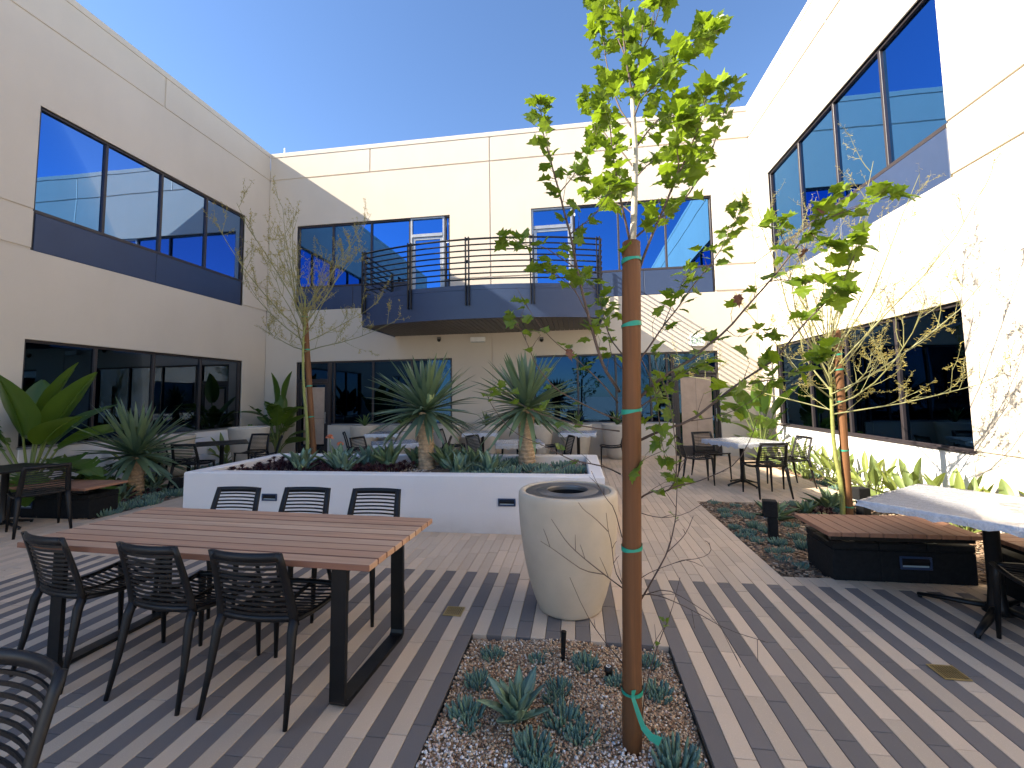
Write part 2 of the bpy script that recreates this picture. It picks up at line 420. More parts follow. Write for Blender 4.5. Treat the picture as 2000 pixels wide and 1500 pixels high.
def window(F, u0, u1, z0, z1, mull, glass, zsp=None, spj=(), skip=(), fw=.045, fmat=None):
    fm = fmat or M['frame']; D0, D1 = -.125, -.045
    fr = MB()
    F.box(fr, u0, u1, z1-fw, z1, D0, D1, .004); F.box(fr, u0, u1, z0, z0+fw, D0, D1, .004)
    F.box(fr, u0, u0+fw, z0+fw, z1-fw, D0, D1, .004); F.box(fr, u1-fw, u1, z0+fw, z1-fw, D0, D1, .004)
    zg = z0+fw
    if zsp:
        F.box(fr, u0+fw, u1-fw, zsp-.03, zsp+.03, D0, D1+.004, .004); zg = zsp+.03
    w = fr.build('window', fm, bld)
    cuts = [u0+fw]+list(mull)+[u1-fw]
    for a in mull:
        mm = MB(); F.box(mm, a-.025, a+.025, zg, z1-fw, D0, D1-.003, .004); mm.build('mullion', fm, w)
    for i, (a, b) in enumerate(zip(cuts[:-1], cuts[1:])):
        if i in skip: continue
        pn = MB(); F.box(pn, a+.02, b-.02, zg-.015, z1-fw+.015, -.10, -.09); pn.build('pane', glass, w)
    if zsp:
        c2 = [u0+fw]+list(spj)+[u1-fw]
        for a, b in zip(c2[:-1], c2[1:]):
            sp = MB(); F.box(sp, a+.006, b-.006, z0+.012, zsp-.034, -.09, -.035, .006); sp.build('spandrel_panel', M['navy'], w)
    return w
ML = (7.02, 8.18, 9.37); MR = (6.85, 8.04, 9.25)
window(FL, 5.90, 10.57, *HU, ML, M['mirror'], 4.74, (8.11,))
window(FR, 5.77, 10.55, *HU, MR, M['mirror'], 4.74, (8.0,))
window(FL, 5.90, 10.62, *HL, ML, M['dark']); window(FR, 5.80, 10.65, *HL, (6.97, 8.16, 9.36), M['dark'])
window(FB, -7.93, -4.49, *HU, (-6.83, -5.66), M['mirror'], 4.74, (-6.2,))
window(FB, -3.51, -3.34, *HU, (), M['mirror'], 4.74)
window(FB, .02, 3.53, *HU, (1.2, 2.39), M['mirror'], 4.74, (1.8,))
window(FB, -6.88, -3.30, *HL, (-6.74, -5.58, -4.45), M['dark'])
window(FB, -1.11, 2.42, *HL, (.05, 1.02, 1.87, 2.28), M['dark'])
for F, e in ((FL, extraL2), (FR, extraL)):
    for a, b, z0, z1 in e:
        st = (b-a)/4
        window(F, a, b, z0, z1, (a+st, a+2*st, a+3*st), M['mirror'] if z0 > 3 else M['dark'], 4.74 if z0 > 3 else None)
def door(F, u0, u1, z0, z1, ztop, glass, fmat, label, paper=None, transom=True, narrow=.075, zh=1.0):
    D0, D1 = -.125, -.04
    fr = MB()
    for a, b in ((u0, u0+.05), (u1-.05, u1)): F.box(fr, a, b, z0, ztop, D0, D1, .004)
    F.box(fr, u0+.05, u1-.05, ztop-.045, ztop, D0, D1, .004)
    if transom: F.box(fr, u0+.05, u1-.05, z1, z1+.09, D0, D1+.006, .004)
    d = fr.build('door', fmat, bld); d['label'] = label
    lf = MB(); a, b = u0+.055, u1-.055
    F.box(lf, a, a+narrow, z0+.01, z1-.006, -.105, -.06, .004); F.box(lf, b-narrow, b, z0+.01, z1-.006, -.105, -.06, .004)
    F.box(lf, a+narrow, b-narrow, z1-.006-narrow, z1-.006, -.105, -.06, .004); F.box(lf, a+narrow, b-narrow, z0+.01, z0+.22, -.105, -.06, .004)
    lf.build('door_leaf', fmat, d)
    pn = MB(); F.box(pn, a+narrow-.01, b-narrow+.01, z0+.2, z1-narrow, -.095, -.085); pn.build('pane', glass, d)
    if transom:
        pn = MB(); F.box(pn, u0+.04, u1-.04, z1+.08, ztop-.04, -.10, -.09); pn.build('transom_pane', glass, d)
    hd = MB(); ux = b-narrow*.5
    hd.tube([F(ux, z0+zh-.16, -.02), F(ux, z0+zh+.16, -.02)], .011, 8); hd.tube([F(ux, z0+zh-.13, -.06), F(ux, z0+zh-.13, -.02)], .008, 6); hd.tube([F(ux, z0+zh+.13, -.06), F(ux, z0+zh+.13, -.02)], .008, 6)
    hd.build('handle', M['alum'], d)
    for (p0, p1, q0, q1) in paper or ():
        x = MB(); F.box(x, p0, p1, q0, q1, -.083, -.080); x.build('paper_sheet', M['paper'], d)
    return d
door(FB, -4.49, -3.51, 4.065, 6.0, 6.56, M['mirror'], M['alum'], 'balcony door with pale aluminium frame')
door(FB, -1.08, .02, 4.065, 6.0, 6.56, M['mirror'], M['alum'], 'balcony door behind the tree branches')
door(FB, -7.86, -6.88, 0, 2.0, 2.58, M['dark'], M['frame'], 'dark door with brown paper over its glass, beside the corner plant', [(-7.66, -7.03, .98, 1.86), (-7.655, -7.035, .26, .975)])
door(FB, 2.42, 3.50, 0, 2.03, 2.58, M['dark'], M['frame'], 'dark exit door with brown paper over its glass', [(2.60, 2.96, .24, 1.94), (2.965, 3.33, .24, 1.94)])
# white panels below the ground floor windows
for F, a, b in ((FL, 5.90, 10.62), (FR, 5.80, 10.65), (FB, -6.74, -3.30), (FB, -1.11, 2.28)):
    x = MB(); F.box(x, a, b, -.02, .795, .001, .022, .005); x.build('infill_panel', M['infill'] if F is not FB else M['wall'], bld)
    y = MB(); F.box(y, a-.01, b+.01, .797, .825, -.06, .04, .004); y.build('window_sill', M['frame'] if F is FR else M['alum'], bld)
# rooms behind the glass
def room(F, u0, u1, depth, z0=0.0, z1=2.9):
    mb = MB(); d = -.35
    mb.quad(F(u0, z0, -depth), F(u1, z0, -depth), F(u1, z1, -depth), F(u0, z1, -depth))
    mb.quad(F(u0, z0, d), F(u1, z0, d), F(u1, z0, -depth), F(u0, z0, -depth))
    mb.quad(F(u0, z1, d), F(u1, z1, d), F(u1, z1, -depth), F(u0, z1, -depth))
    for u in (u0, u1): mb.quad(F(u, z0, d), F(u, z1, d), F(u, z1, -depth), F(u, z0, -depth))
    rm = mb.build('room', M['room'], bld)
    pt = MB(); F.box(pt, u0+.7, u0+1.9, z0+.01, z0+2.2, -depth+.05, -depth+.15); F.box(pt, u1-1.6, u1-.6, z0+.01, z0+1.2, -depth*.6, -depth*.6+.5)
    pt.build('partition', M['roomlit'], rm)
    for k in range(int((u1-u0)/1.4)):
        for dd in (.35, .7):
            x = MB(); F.box(x, u0+.5+k*1.4, u0+1.35+k*1.4, z1-.06, z1-.02, -depth*dd-.04, -depth*dd+.04); x.build('ceiling_lamp', M['lampstrip'], rm)
room(FB, -8.4, -2.4, 4.5); room(FB, -2.0, 4.2, 4.5); room(FL, 5.2, 11.2, 4.5); room(FR, 5.2, 11.2, 4.5)
room(FB, -8.4, -2.4, 4.5, 4.0, 7.0); room(FB, -2.0, 4.2, 4.5, 4.0, 7.0); room(FL, 5.2, 11.2, 4.5, 4.0, 7.0); room(FR, 5.2, 11.2, 4.5, 4.0, 7.0)
for F, e in ((FL, extraL2), (FR, extraL)):
    for a, b, z0, z1 in e:
        x = MB(); x.quad(F(a-.1, z0-.1, -.5), F(b+.1, z0-.1, -.5), F(b+.1, z1+.1, -.5), F(a-.1, z1+.1, -.5)); x.build('room', M['room'], bld)

# ---- curved balcony
BC, BR = Vector((-2.15, 16.66, 0)), 7.56
def bal(x, r=0.0): return BC.y-math.sqrt((BR+r)**2-(x-BC.x)**2)
BX0, BX1, BZ0, BZ1 = -4.93, .62, 3.20, 3.93
def arc(n=28, r=0.0, inset=0.0):
    return [(BX0+inset+(BX1-BX0-2*inset)*i/n, bal(BX0+inset+(BX1-BX0-2*inset)*i/n, -r)) for i in range(n+1)]
outline = arc(72)
slb = MB(); slb.prism([(BX0+.03, YB-.005)]+arc(24, .05, .03)+[(BX1-.03, YB-.005)], BZ0+.06, BZ1-.08)
balc = slb.build('balcony', M['navy'], bld)
def ribbon(mb, pts, z0, z1, th):
    P = [Vector((x, y, 0)) for x, y in pts]; n = len(P); inn = []
    for i, p in enumerate(P):
        t = (P[min(i+1, n-1)]-P[max(i-1, 0)]).normalized(); inn.append(p+Vector((-t.y, t.x, 0))*th)
    V = []
    for p, q_ in zip(P, inn):
        V += [(p.x, p.y, z0), (p.x, p.y, z1), (q_.x, q_.y, z1), (q_.x, q_.y, z0)]
    F = []
    for i in range(n-1):
        for k in range(4): F.append((4*i+k, 4*i+(k+1) % 4, 4*i+4+(k+1) % 4, 4*i+4+k))
    F += [(0, 1, 2, 3), (4*n-4, 4*n-3, 4*n-2, 4*n-1)]
    return mb.add(V, F)
path = [(BX0, YB-.01)]+outline+[(BX1, YB-.01)]
fa = MB(); ribbon(fa, path, BZ0, BZ1-.11, .028); fa.build('fascia', M['navy'], balc)
fa = MB(); ribbon(fa, path, BZ1-.105, BZ1, .045); fa.build('fascia_cap', M['navy'], balc)
nb = 46
for i in range(nb):
    a = BX0+.035+(BX1-BX0-.07)*i/nb; b = BX0+.035+(BX1-BX0-.07)*(i+1)/nb-.012
    x = MB(); y0 = (bal(a)+bal(b))/2+.05
    x.box(a, b, y0, YB-.006, BZ0+.02, BZ0+.055, .004); x.build('soffit_board', M['blackm'] if False else M['soffit'] if 'soffit' in M else M.setdefault('soffit', plain('soffit_board', (.12, .105, .095), .6)), balc)
posts = [-4.86, -3.60, -2.25, -.86, .55]
for x in posts:
    y = bal(x, .03); mb = MB()
    for dx in (-.035, .035): mb.box(x+dx-.012, x+dx+.012, y-.05, y+.02, BZ0+.28, 4.97, .003)
    mb.box(x-.045, x+.045, y-.01, y+.01, 4.40, 4.47); mb.box(x-.045, x+.045, y-.01, y+.01, 4.90, 4.96)
    mb.build('post', M['blackm'], balc)
for x in (BX0-.01, BX1+.01):
    mb = MB()
    for dy in (-.035, .035): mb.box(x-.02, x+.02, YB-.15+dy-.012, YB-.15+dy+.012, BZ0+.28, 4.97, .003)
    mb.build('post', M['blackm'], balc)
for k in range(8):
    z = 4.05+k*.127
    pts = [(x, y, z) for x, y in [(BX0+.0, YB-.1)]+arc(22, -.0, .0)+[(BX1, YB-.1)]]
    mb = MB(); mb.tube(pts, .0165 if k < 7 else .021, 6, True); mb.build('rail', M['blackm'], balc, True)

# ------------------------------------------------------------------ fittings on the building
def wallbox(name, label, cat, F, u0, u1, z0, z1, d, mat, c=.012):
    o = thing(name, label, cat, F((u0+u1)/2, z0, 0)); o_inv = o.location
    x = MB(); F.box(x, u0, u1, z0, z1, .001, d, c); x.v = [tuple(Vector(p)-o_inv) for p in x.v]; x.build('housing', mat, o); return o
ex = wallbox('exit_sign', 'white EXIT sign on the wall above the right hand door', 'sign', FB, 2.84, 3.20, 2.70, 2.99, .07, M['white'])
def letters(par, F, txt, u, z, w, h, th, d, mat):
    st = {'E': [(0, 0, 0, 1), (0, 1, 1, 1), (0, .5, .8, .5), (0, 0, 1, 0)], 'X': [(0, 0, 1, 1), (0, 1, 1, 0)], 'I': [(.5, 0, .5, 1)], 'T': [(0, 1, 1, 1), (.5, 0, .5, 1)]}
    for ch in txt:
        mb = MB(); cw = w*(.35 if ch == 'I' else 1)
        for a, b, c, e in st[ch]:
            p0 = Vector((u+a*cw, z+b*h)); p1 = Vector((u+c*cw, z+e*h)); t = (p1-p0).normalized(); nn = Vector((-t.y, t.x))*th/2; p0 -= t*th/2; p1 += t*th/2
            mb.quad(*[F(q_.x, q_.y, d)-par.location for q_ in (p0-nn, p1-nn, p1+nn, p0+nn)])
        mb.build('letter', mat, par); u += cw+w*.45
letters(ex, FB, 'EXIT', 2.885, 2.78, .062, .13, .022, .0725, M['sign'])
vb = wallbox('wall_light', 'small white box light under the balcony', 'light', FB, -2.76, -2.36, 2.985, 3.115, .13, M['white'])
x = MB(); x.box(-.18, .18, -.115, -.02, -.008, -.002); x.build('lens', M['lens'], vb)
for px, lab in ((858, 'small dome camera under the balcony, left of the white box light'), (1058, 'small dome camera under the balcony, right of the white box light')):
    p = at(px, 663, YB-.02); o = thing('security_camera', lab, 'camera', p, 0, 'dome cameras under the balcony')
    x = MB(); x.box(-.05, .05, -.05, .018, .0, .06, .01); x.build('mount', M['ring'], o)
    x = MB(); x.lathe([(.0, -.07), (.03, -.06), (.048, -.03), (.052, 0)], 14, (0, -.03, 0)); x.build('dome', M['blackm'], o, True)
ant = thing('roof_antenna', 'thin white antenna stub on the roof corner', 'antenna', (-8.45, YB+.08, ZR))
x = MB(); x.tube([(0, 0, 0), (0, 0, .2)], .02, 6); x.build('mast', M['white'], ant)

# ------------------------------------------------------------------ paving
PW, PL, PX0 = .0953, .394, -.713
BED_F = (-.713, .526, .6, 2.93)                     # foreground gravel bed
BED_R = (1.669, XR, 4.11, 6.75)                     # right bed, runs on along the wall
PLN = (-4.93, .285, 5.0, 6.80)                      # raised planter
def blocked(x, y):
    if BED_F[0]-.001 < x < BED_F[1]+.001 and BED_F[2] < y < BED_F[3]: return True
    if x > BED_R[0] and BED_R[2] < y < BED_R[3]: return True
    if x > 3.93 and y >= 6.7: return True
    if x > 3.25 and y <= 4.2: return True
    if PLN[0] < x < PLN[1] and PLN[2] < y < PLN[3]: return True
    if x < -6.30 and 5.08 < y < 7.15: return True
    if x < -7.95 and y > 5: return True
    return False
base = MB(); base.quad((XL, YS, -.062), (XR, YS, -.062), (XR, YB, -.062), (XL, YB, -.062))
paving = structure(base.build('paving', M['sand']))
rows = []
k0, k1 = int((-8.7-PX0)/PW), int((4.4-PX0)/PW)
rg = random.Random(5)
for k in range(k0, k1+1):
    xa, xb = PX0+k*PW, PX0+(k+1)*PW; xc = (xa+xb)/2
    off = rg.random()*PL; dark = k % 2 == 1 and -5.12 < xc
    cuts = []
    y = YS+off
    while y < YB: cuts.append(y); y += PL
    brk = [2.93, 3.93, 4.11, 5.0, 6.8, 6.75, 5.08, 7.15, 4.2, 6.7, .6]
    for b in brk:
        if b == 3.93 and not dark: continue
        if b != 3.93 and not (blocked(xc, b-.01) != blocked(xc, b+.01)): continue
        cuts = [c for c in cuts if abs(c-b) > .07]+[b]
    cuts = sorted(cuts+[YB])
    for a, b in zip(cuts[:-1], cuts[1:]):
        if b-a < .03 or blocked(xc, (a+b)/2): continue
        rows.append((xa, xb, a, b, dark and b <= 3.94))
def paver_mesh(mb, x0, x1, y0, y1, zt, c=.0022):
    zb = -.05
    mb.add([(x0, y0, zb), (x1, y0, zb), (x1, y1, zb), (x0, y1, zb), (x0, y0, zt-c), (x1, y0, zt-c), (x1, y1, zt-c), (x0, y1, zt-c),
            (x0+c, y0+c, zt), (x1-c, y0+c, zt), (x1-c, y1-c, zt), (x0+c, y1-c, zt)],
           [(0, 1, 5, 4), (1, 2, 6, 5), (2, 3, 7, 6), (3, 0, 4, 7), (4, 5, 9, 8), (5, 6, 10, 9), (6, 7, 11, 10), (7, 4, 8, 11), (8, 9, 10, 11)])
def seen(r):
    p = project(((r[0]+r[1])/2, (r[2]+r[3])/2, 0))
    return p and -40 < p[0] < 2040 and p[1] < 1540
rows.sort(key=lambda r: (not seen(r), math.hypot((r[0]+r[1])/2, (r[2]+r[3])/2)))
G = .0016; shared = {}
field = {True: MB(), False: MB()}
for i, (xa, xb, a, b, dk) in enumerate(rows):
    dz = rg.uniform(-.0012, .0012)
    if i < 300:
        key = (round(b-a, 3), dk)
        if key not in shared:
            mb = MB(); paver_mesh(mb, -PW/2+G, PW/2-G, -(b-a)/2+G, (b-a)/2-G, 0); shared[key] = mb.mesh('paver', M['grey'] if dk else M['tan'])
        inst('paver', shared[key], paving, ((xa+xb)/2, (a+b)/2, dz), (rg.uniform(-.002, .002), rg.uniform(-.004, .004), 0))
    else:
        paver_mesh(field[dk], xa+G, xb-G, a+G, b-G, dz)
stuff(field[True].build('charcoal_pavers', M['grey_i'], paving)); stuff(field[False].build('tan_pavers', M['tan_i'], paving))

# ------------------------------------------------------------------ beds
def bed(name, polys, mat, z):
    mb = MB()
    for x0, x1, y0, y1 in polys:
        nx, ny = max(2, int((x1-x0)/.12)), max(2, int((y1-y0)/.12)); n0 = len(mb.v)
        for j in range(ny+1):
            for i in range(nx+1):
                x, y = x0+(x1-x0)*i/nx, y0+(y1-y0)*j/ny
                e = min(1, 6*min(x-x0, x1-x, y-y0, y1-y)+.2)
                mb.v.append((x, y, z+.012*e*(math.sin(x*7+y*3)+math.sin(y*9-x*4))))
        for j in range(ny):
            for i in range(nx):
                a = n0+j*(nx+1)+i; mb.f.append((a, a+1, a+nx+2, a+nx+1))
    return structure(mb.build(name, mat, None, True))
bed('gravel_bed', [BED_F], M['gravelbase'], -.035)
bed('mulch_bed', [(BED_R[0], XR, 4.11, 6.75), (3.93, XR, 6.75, 11.45), (3.25, XR, -2, 4.11)], M['soil'], -.03)
bed('planting_bed', [(XL, -6.30, 5.08, 7.15), (XL, -7.95, 7.15, 11.45)], M['soil'], -.03)
ICO = None
def scatter(name, mat, n, area, size, flat, z, seed, jitter=.012, prob=None, box=False):
    rs = np.random.RandomState(seed)
    if box: bv = np.array([(x, y, w) for x in (-1, 1) for y in (-.35, .35) for w in (-.12, .12)], float); bf = np.array([(0, 1, 3), (0, 3, 2), (4, 6, 7), (4, 7, 5), (0, 4, 5), (0, 5, 1), (2, 3, 7), (2, 7, 6), (0, 2, 6), (0, 6, 4), (1, 5, 7), (1, 7, 3)])
    else:
        t = (1+5**.5)/2
        bv = np.array([(-1, t, 0), (1, t, 0), (-1, -t, 0), (1, -t, 0), (0, -1, t), (0, 1, t), (0, -1, -t), (0, 1, -t), (t, 0, -1), (t, 0, 1), (-t, 0, -1), (-t, 0, 1)])/1.9
        bf = np.array([(0, 11, 5), (0, 5, 1), (0, 1, 7), (0, 7, 10), (0, 10, 11), (1, 5, 9), (5, 11, 4), (11, 10, 2), (10, 7, 6), (7, 1, 8), (3, 9, 4), (3, 4, 2), (3, 2, 6), (3, 6, 8), (3, 8, 9), (4, 9, 5), (2, 4, 11), (6, 2, 10), (8, 6, 7), (9, 8, 1)])
    P = np.empty((0, 2))
    while len(P) < n:
        a = area[rs.choice(len(area), p=np.array([(q[1]-q[0])*(q[3]-q[2]) for q in area])/sum((q[1]-q[0])*(q[3]-q[2]) for q in area))] if len(area) > 1 else area[0]
        k = 800 if len(area) > 1 else n
        c = np.c_[rs.uniform(a[0], a[1], k), rs.uniform(a[2], a[3], k)]
        if prob is not None: c = c[rs.rand(len(c)) < prob(c[:, 0], c[:, 1])]
        P = np.vstack([P, c])
    P = P[:n]
    sz = size*rs.uniform(.55, 1.35, (n, 1, 1)); st = rs.uniform(.65, 1.3, (n, 1, 3)); st[:, :, 2] *= flat
    V = bv[None]*(1+(0 if box else .22)*rs.randn(n, len(bv), 1)*.6)*st*sz
    az = rs.uniform(0, 2*np.pi, n); tx = rs.randn(n)*.35
    ca, sa, ct, s_t = np.cos(az)[:, None], np.sin(az)[:, None], np.cos(tx)[:, None], np.sin(tx)[:, None]
    x, y, w = V[..., 0], V[..., 1]*ct-V[..., 2]*s_t, V[..., 1]*s_t+V[..., 2]*ct
    V = np.stack([x*ca-y*sa, x*sa+y*ca, w], -1)
    V[..., 0] += P[:, :1]; V[..., 1] += P[:, 1:]; V[..., 2] += z+rs.uniform(0, jitter, n)[:, None]+.012*(np.sin(P[:, :1]*7+P[:, 1:]*3)+np.sin(P[:, 1:]*9-P[:, :1]*4))*np.minimum(1, .7)
    F = bf[None]+(np.arange(n)*len(bv))[:, None, None]
    me = bpy.data.meshes.new(name); me.vertices.add(n*len(bv)); me.vertices.foreach_set('co', V.ravel())
    nf = n*len(bf); me.loops.add(nf*3); me.loops.foreach_set('vertex_index', F.ravel().astype(np.int32))
    me.polygons.add(nf); me.polygons.foreach_set('loop_start', np.arange(0, nf*3, 3, dtype=np.int32))
    me.materials.append(mat); me.update(calc_edges=True)
    return stuff(inst(name, me))
GT = stones('gravel_tan', [(0, (.20, .095, .05)), (.3, (.38, .21, .11)), (.6, (.52, .34, .19)), (.88, (.62, .46, .31)), (1, (.78, .68, .56))])
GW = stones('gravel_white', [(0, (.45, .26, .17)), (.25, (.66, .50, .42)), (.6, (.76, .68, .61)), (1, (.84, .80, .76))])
MU = stones('mulch_mix', [(0, (.10, .06, .035)), (.4, (.24, .145, .085)), (.75, (.36, .24, .15)), (1, (.52, .40, .28))], .9)
BF = (BED_F[0]+.008, BED_F[1]-.008, 1.45, BED_F[3]-.008)
wpr = lambda x, y: np.clip((2.14+.10*np.sin(x*6)-y)*3.0, .03, .75)  # share of white stones, rising towards the near end
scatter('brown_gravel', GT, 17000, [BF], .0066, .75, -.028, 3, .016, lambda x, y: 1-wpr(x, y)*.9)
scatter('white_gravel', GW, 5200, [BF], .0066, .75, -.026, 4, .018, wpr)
scatter('bark_mulch', MU, 15000, [(1.68, XR-.02, 4.12, 6.74), (3.94, XR-.03, 6.74, 11.4), (3.3, XR-.02, 2.2, 4.12)], .022, .9, -.026, 5, .02, None, True)
scatter('wood_mulch', MU, 6500, [(XL+.03, -6.31, 5.1, 7.14), (XL+.03, -7.96, 7.14, 11.4)], .022, .9, -.026, 6, .02, None, True)
ed = MB()                                         # black edging strip round the foreground bed
for x0, x1, y0, y1 in ((BED_F[0]-.002, BED_F[0]+.004, .6, 2.93), (BED_F[1]-.004, BED_F[1]+.002, .6, 2.93)): ed.box(x0, x1, y0, y1, -.07, -.006)
structure(ed.build('bed_edging', M['blackm']))

# ------------------------------------------------------------------ raised planter
pl = thing('raised_planter', 'long white plastered raised planter in the middle of the courtyard', 'planter')
x0, x1, y0, y1 = PLN; ZP, WT = .645, .17
mb = MB()
c = .014
def ringbox(mb, o, i, z0, z1, c):
    O = [(o[0], o[2]), (o[1], o[2]), (o[1], o[3]), (o[0], o[3])]; I = [(i[0], i[2]), (i[1], i[2]), (i[1], i[3]), (i[0], i[3])]
    def off(P, d):
        s = [(-1, -1), (1, -1), (1, 1), (-1, 1)]; return [(x-sx*d, y-sy*d) for (x, y), (sx, sy) in zip(P, s)]
    L = [[(*p, z0) for p in O], [(*p, z1-c) for p in O], [(*p, z1) for p in off(O, c)], [(*p, z1) for p in off(I, -c)], [(*p, z1-c) for p in I], [(*p, z0) for p in I]]
    n = len(mb.v); mb.v += [p for l in L for p in l]
    for a in range(len(L)-1):
        for k in range(4): mb.f.append((n+a*4+k, n+a*4+(k+1) % 4, n+a*4+4+(k+1) % 4, n+a*4+4+k))
ringbox(mb, PLN, (x0+WT, x1-WT, y0+WT, y1-WT), -.06, ZP, c); mb.build('planter_wall', M['plaster'], pl)
mb = MB(); nx, ny = 60, 20
for j in range(ny+1):
    for i in range(nx+1):
        x, y = x0+.1+(x1-x0-.2)*i/nx, y0+.1+(y1-y0-.2)*j/ny; mb.v.append((x, y, .535+.012*(math.sin(x*5+y*4)+math.sin(y*7-x*3))))
for j in range(ny):
    for i in range(nx): a = j*(nx+1)+i; mb.f.append((a, a+1, a+nx+2, a+nx+1))
mb.build('soil', M['soil'], pl, True)
def steplight(label, loc, rz=0.0, w=.2, h=.085):
    o = thing('step_light', label, 'light', loc, rz)
    mb = MB(); t = .014
    mb.box(-w/2, w/2, -.016, -.001, h/2-t, h/2, .003); mb.box(-w/2, w/2, -.016, -.001, -h/2, -h/2+t, .003)
    mb.box(-w/2, -w/2+t, -.016, -.001, -h/2+t, h/2-t, .003); mb.box(w/2-t, w/2, -.016, -.001, -h/2+t, h/2-t, .003); mb.build('frame', M['navy'], o)
    mb = MB(); mb.add([(-w/2+t, -.003, -h/2+t), (w/2-t, -.003, -h/2+t), (w/2-t, -.003, h/2-t), (-w/2+t, -.003, h/2-t), (-w/2+t, -.014, h*.1), (w/2-t, -.014, h*.1)], [(0, 1, 5, 4), (2, 3, 4, 5)]); mb.build('louvre', M['blackm'], o)
    mb = MB(); mb.box(-w/2+t*1.5, w/2-t*1.5, -.007, -.0035, -h/2+t*1.2, h*.05); mb.build('lens', M['lens'], o)
    return o
p = at(527, 971, y0); steplight('slot step light in the planter wall between two far dining chairs', (p.x, y0, p.z))
p = at(990, 981, y0); steplight('slot step light in the planter wall beside the stone bin', (p.x, y0, p.z))
scatter('planter_gravel', stones('planter_gravel', [(0, (.2, .14, .1)), (.5, (.42, .33, .25)), (1, (.66, .6, .52))]), 5500, [(x0+WT, x1-WT, y0+WT, y1-WT)], .014, .7, .535, 9, .014)

# ------------------------------------------------------------------ stone bin, drains
bn = thing('litter_bin', 'big round cast stone litter bin with a steel ring lid', 'bin', (-.085, 3.39, 0))
prof = [(.215, .0), (.232, .010), (.236, .026), (.264, .10), (.299, .22), (.327, .35), (.348, .49), (.360, .62), (.366, .74), (.366, .80), (.363, .828), (.355, .84), (.325, .843), (.318, .838), (.316, .80)]
mb = MB(); mb.lathe(prof, 64, cap_bottom=True); mb.build('body', M['concrete'], bn, True)
mb = MB(); mb.lathe([(.312, .80), (.312, .832), (.306, .836), (.235, .836), (.232, .833), (.228, .836), (.165, .838), (.160, .842), (.150, .842), (.148, .83), (.148, .66)], 56); mb.build('steel_lid', M['ring'], bn, True)
mb = MB(); mb.lathe([(.147, .81), (.15, .5), (.0, .5)], 30); mb.build('liner', M['black'], bn, True)
def drain(label, px, py, rz):
    p = ground_at(px, py); o = thing('floor_drain', label, 'drain', (p.x, p.y, .0072), rz); s = .066
    mb = MB(); t = .009
    for a in (-s, s-t): mb.box(-s, s, a, a+t, -.004, .0005); mb.box(a, a+t, -s+t, s-t, -.004, .0005)
    mb.build('frame', M['brass'], o)
    mb = MB(); mb.box(-s+.004, s-.004, -s+.004, s-.004, -.006, -.0035); mb.build('pit', M['black'], o)
    for r_ in range(2):
        for i in range(8):
            x = -s+t+.006+i*(2*s-2*t-.004)/8; y = -s+t+r_*(s-t); mb = MB(); mb.box(x, x+.0060, y+.002, y+s-t-.002, -.0034, .0002); mb.build('slat', M['brass'], o)
def ground_at(px, py, z=0.0):
    v = AX_R*((px-1000)/CAM_F) + AX_D*((py-CAM_CY)/CAM_F) + AX_F
    t = (z-H)/v.z; return Vector((v.x*t, v.y*t, z))
drain('brass floor drain in the stripes between the dining table and the stone bin', 887, 1195, 0)
drain('brass floor drain in the stripes at the right front', 1853, 1315, 0)

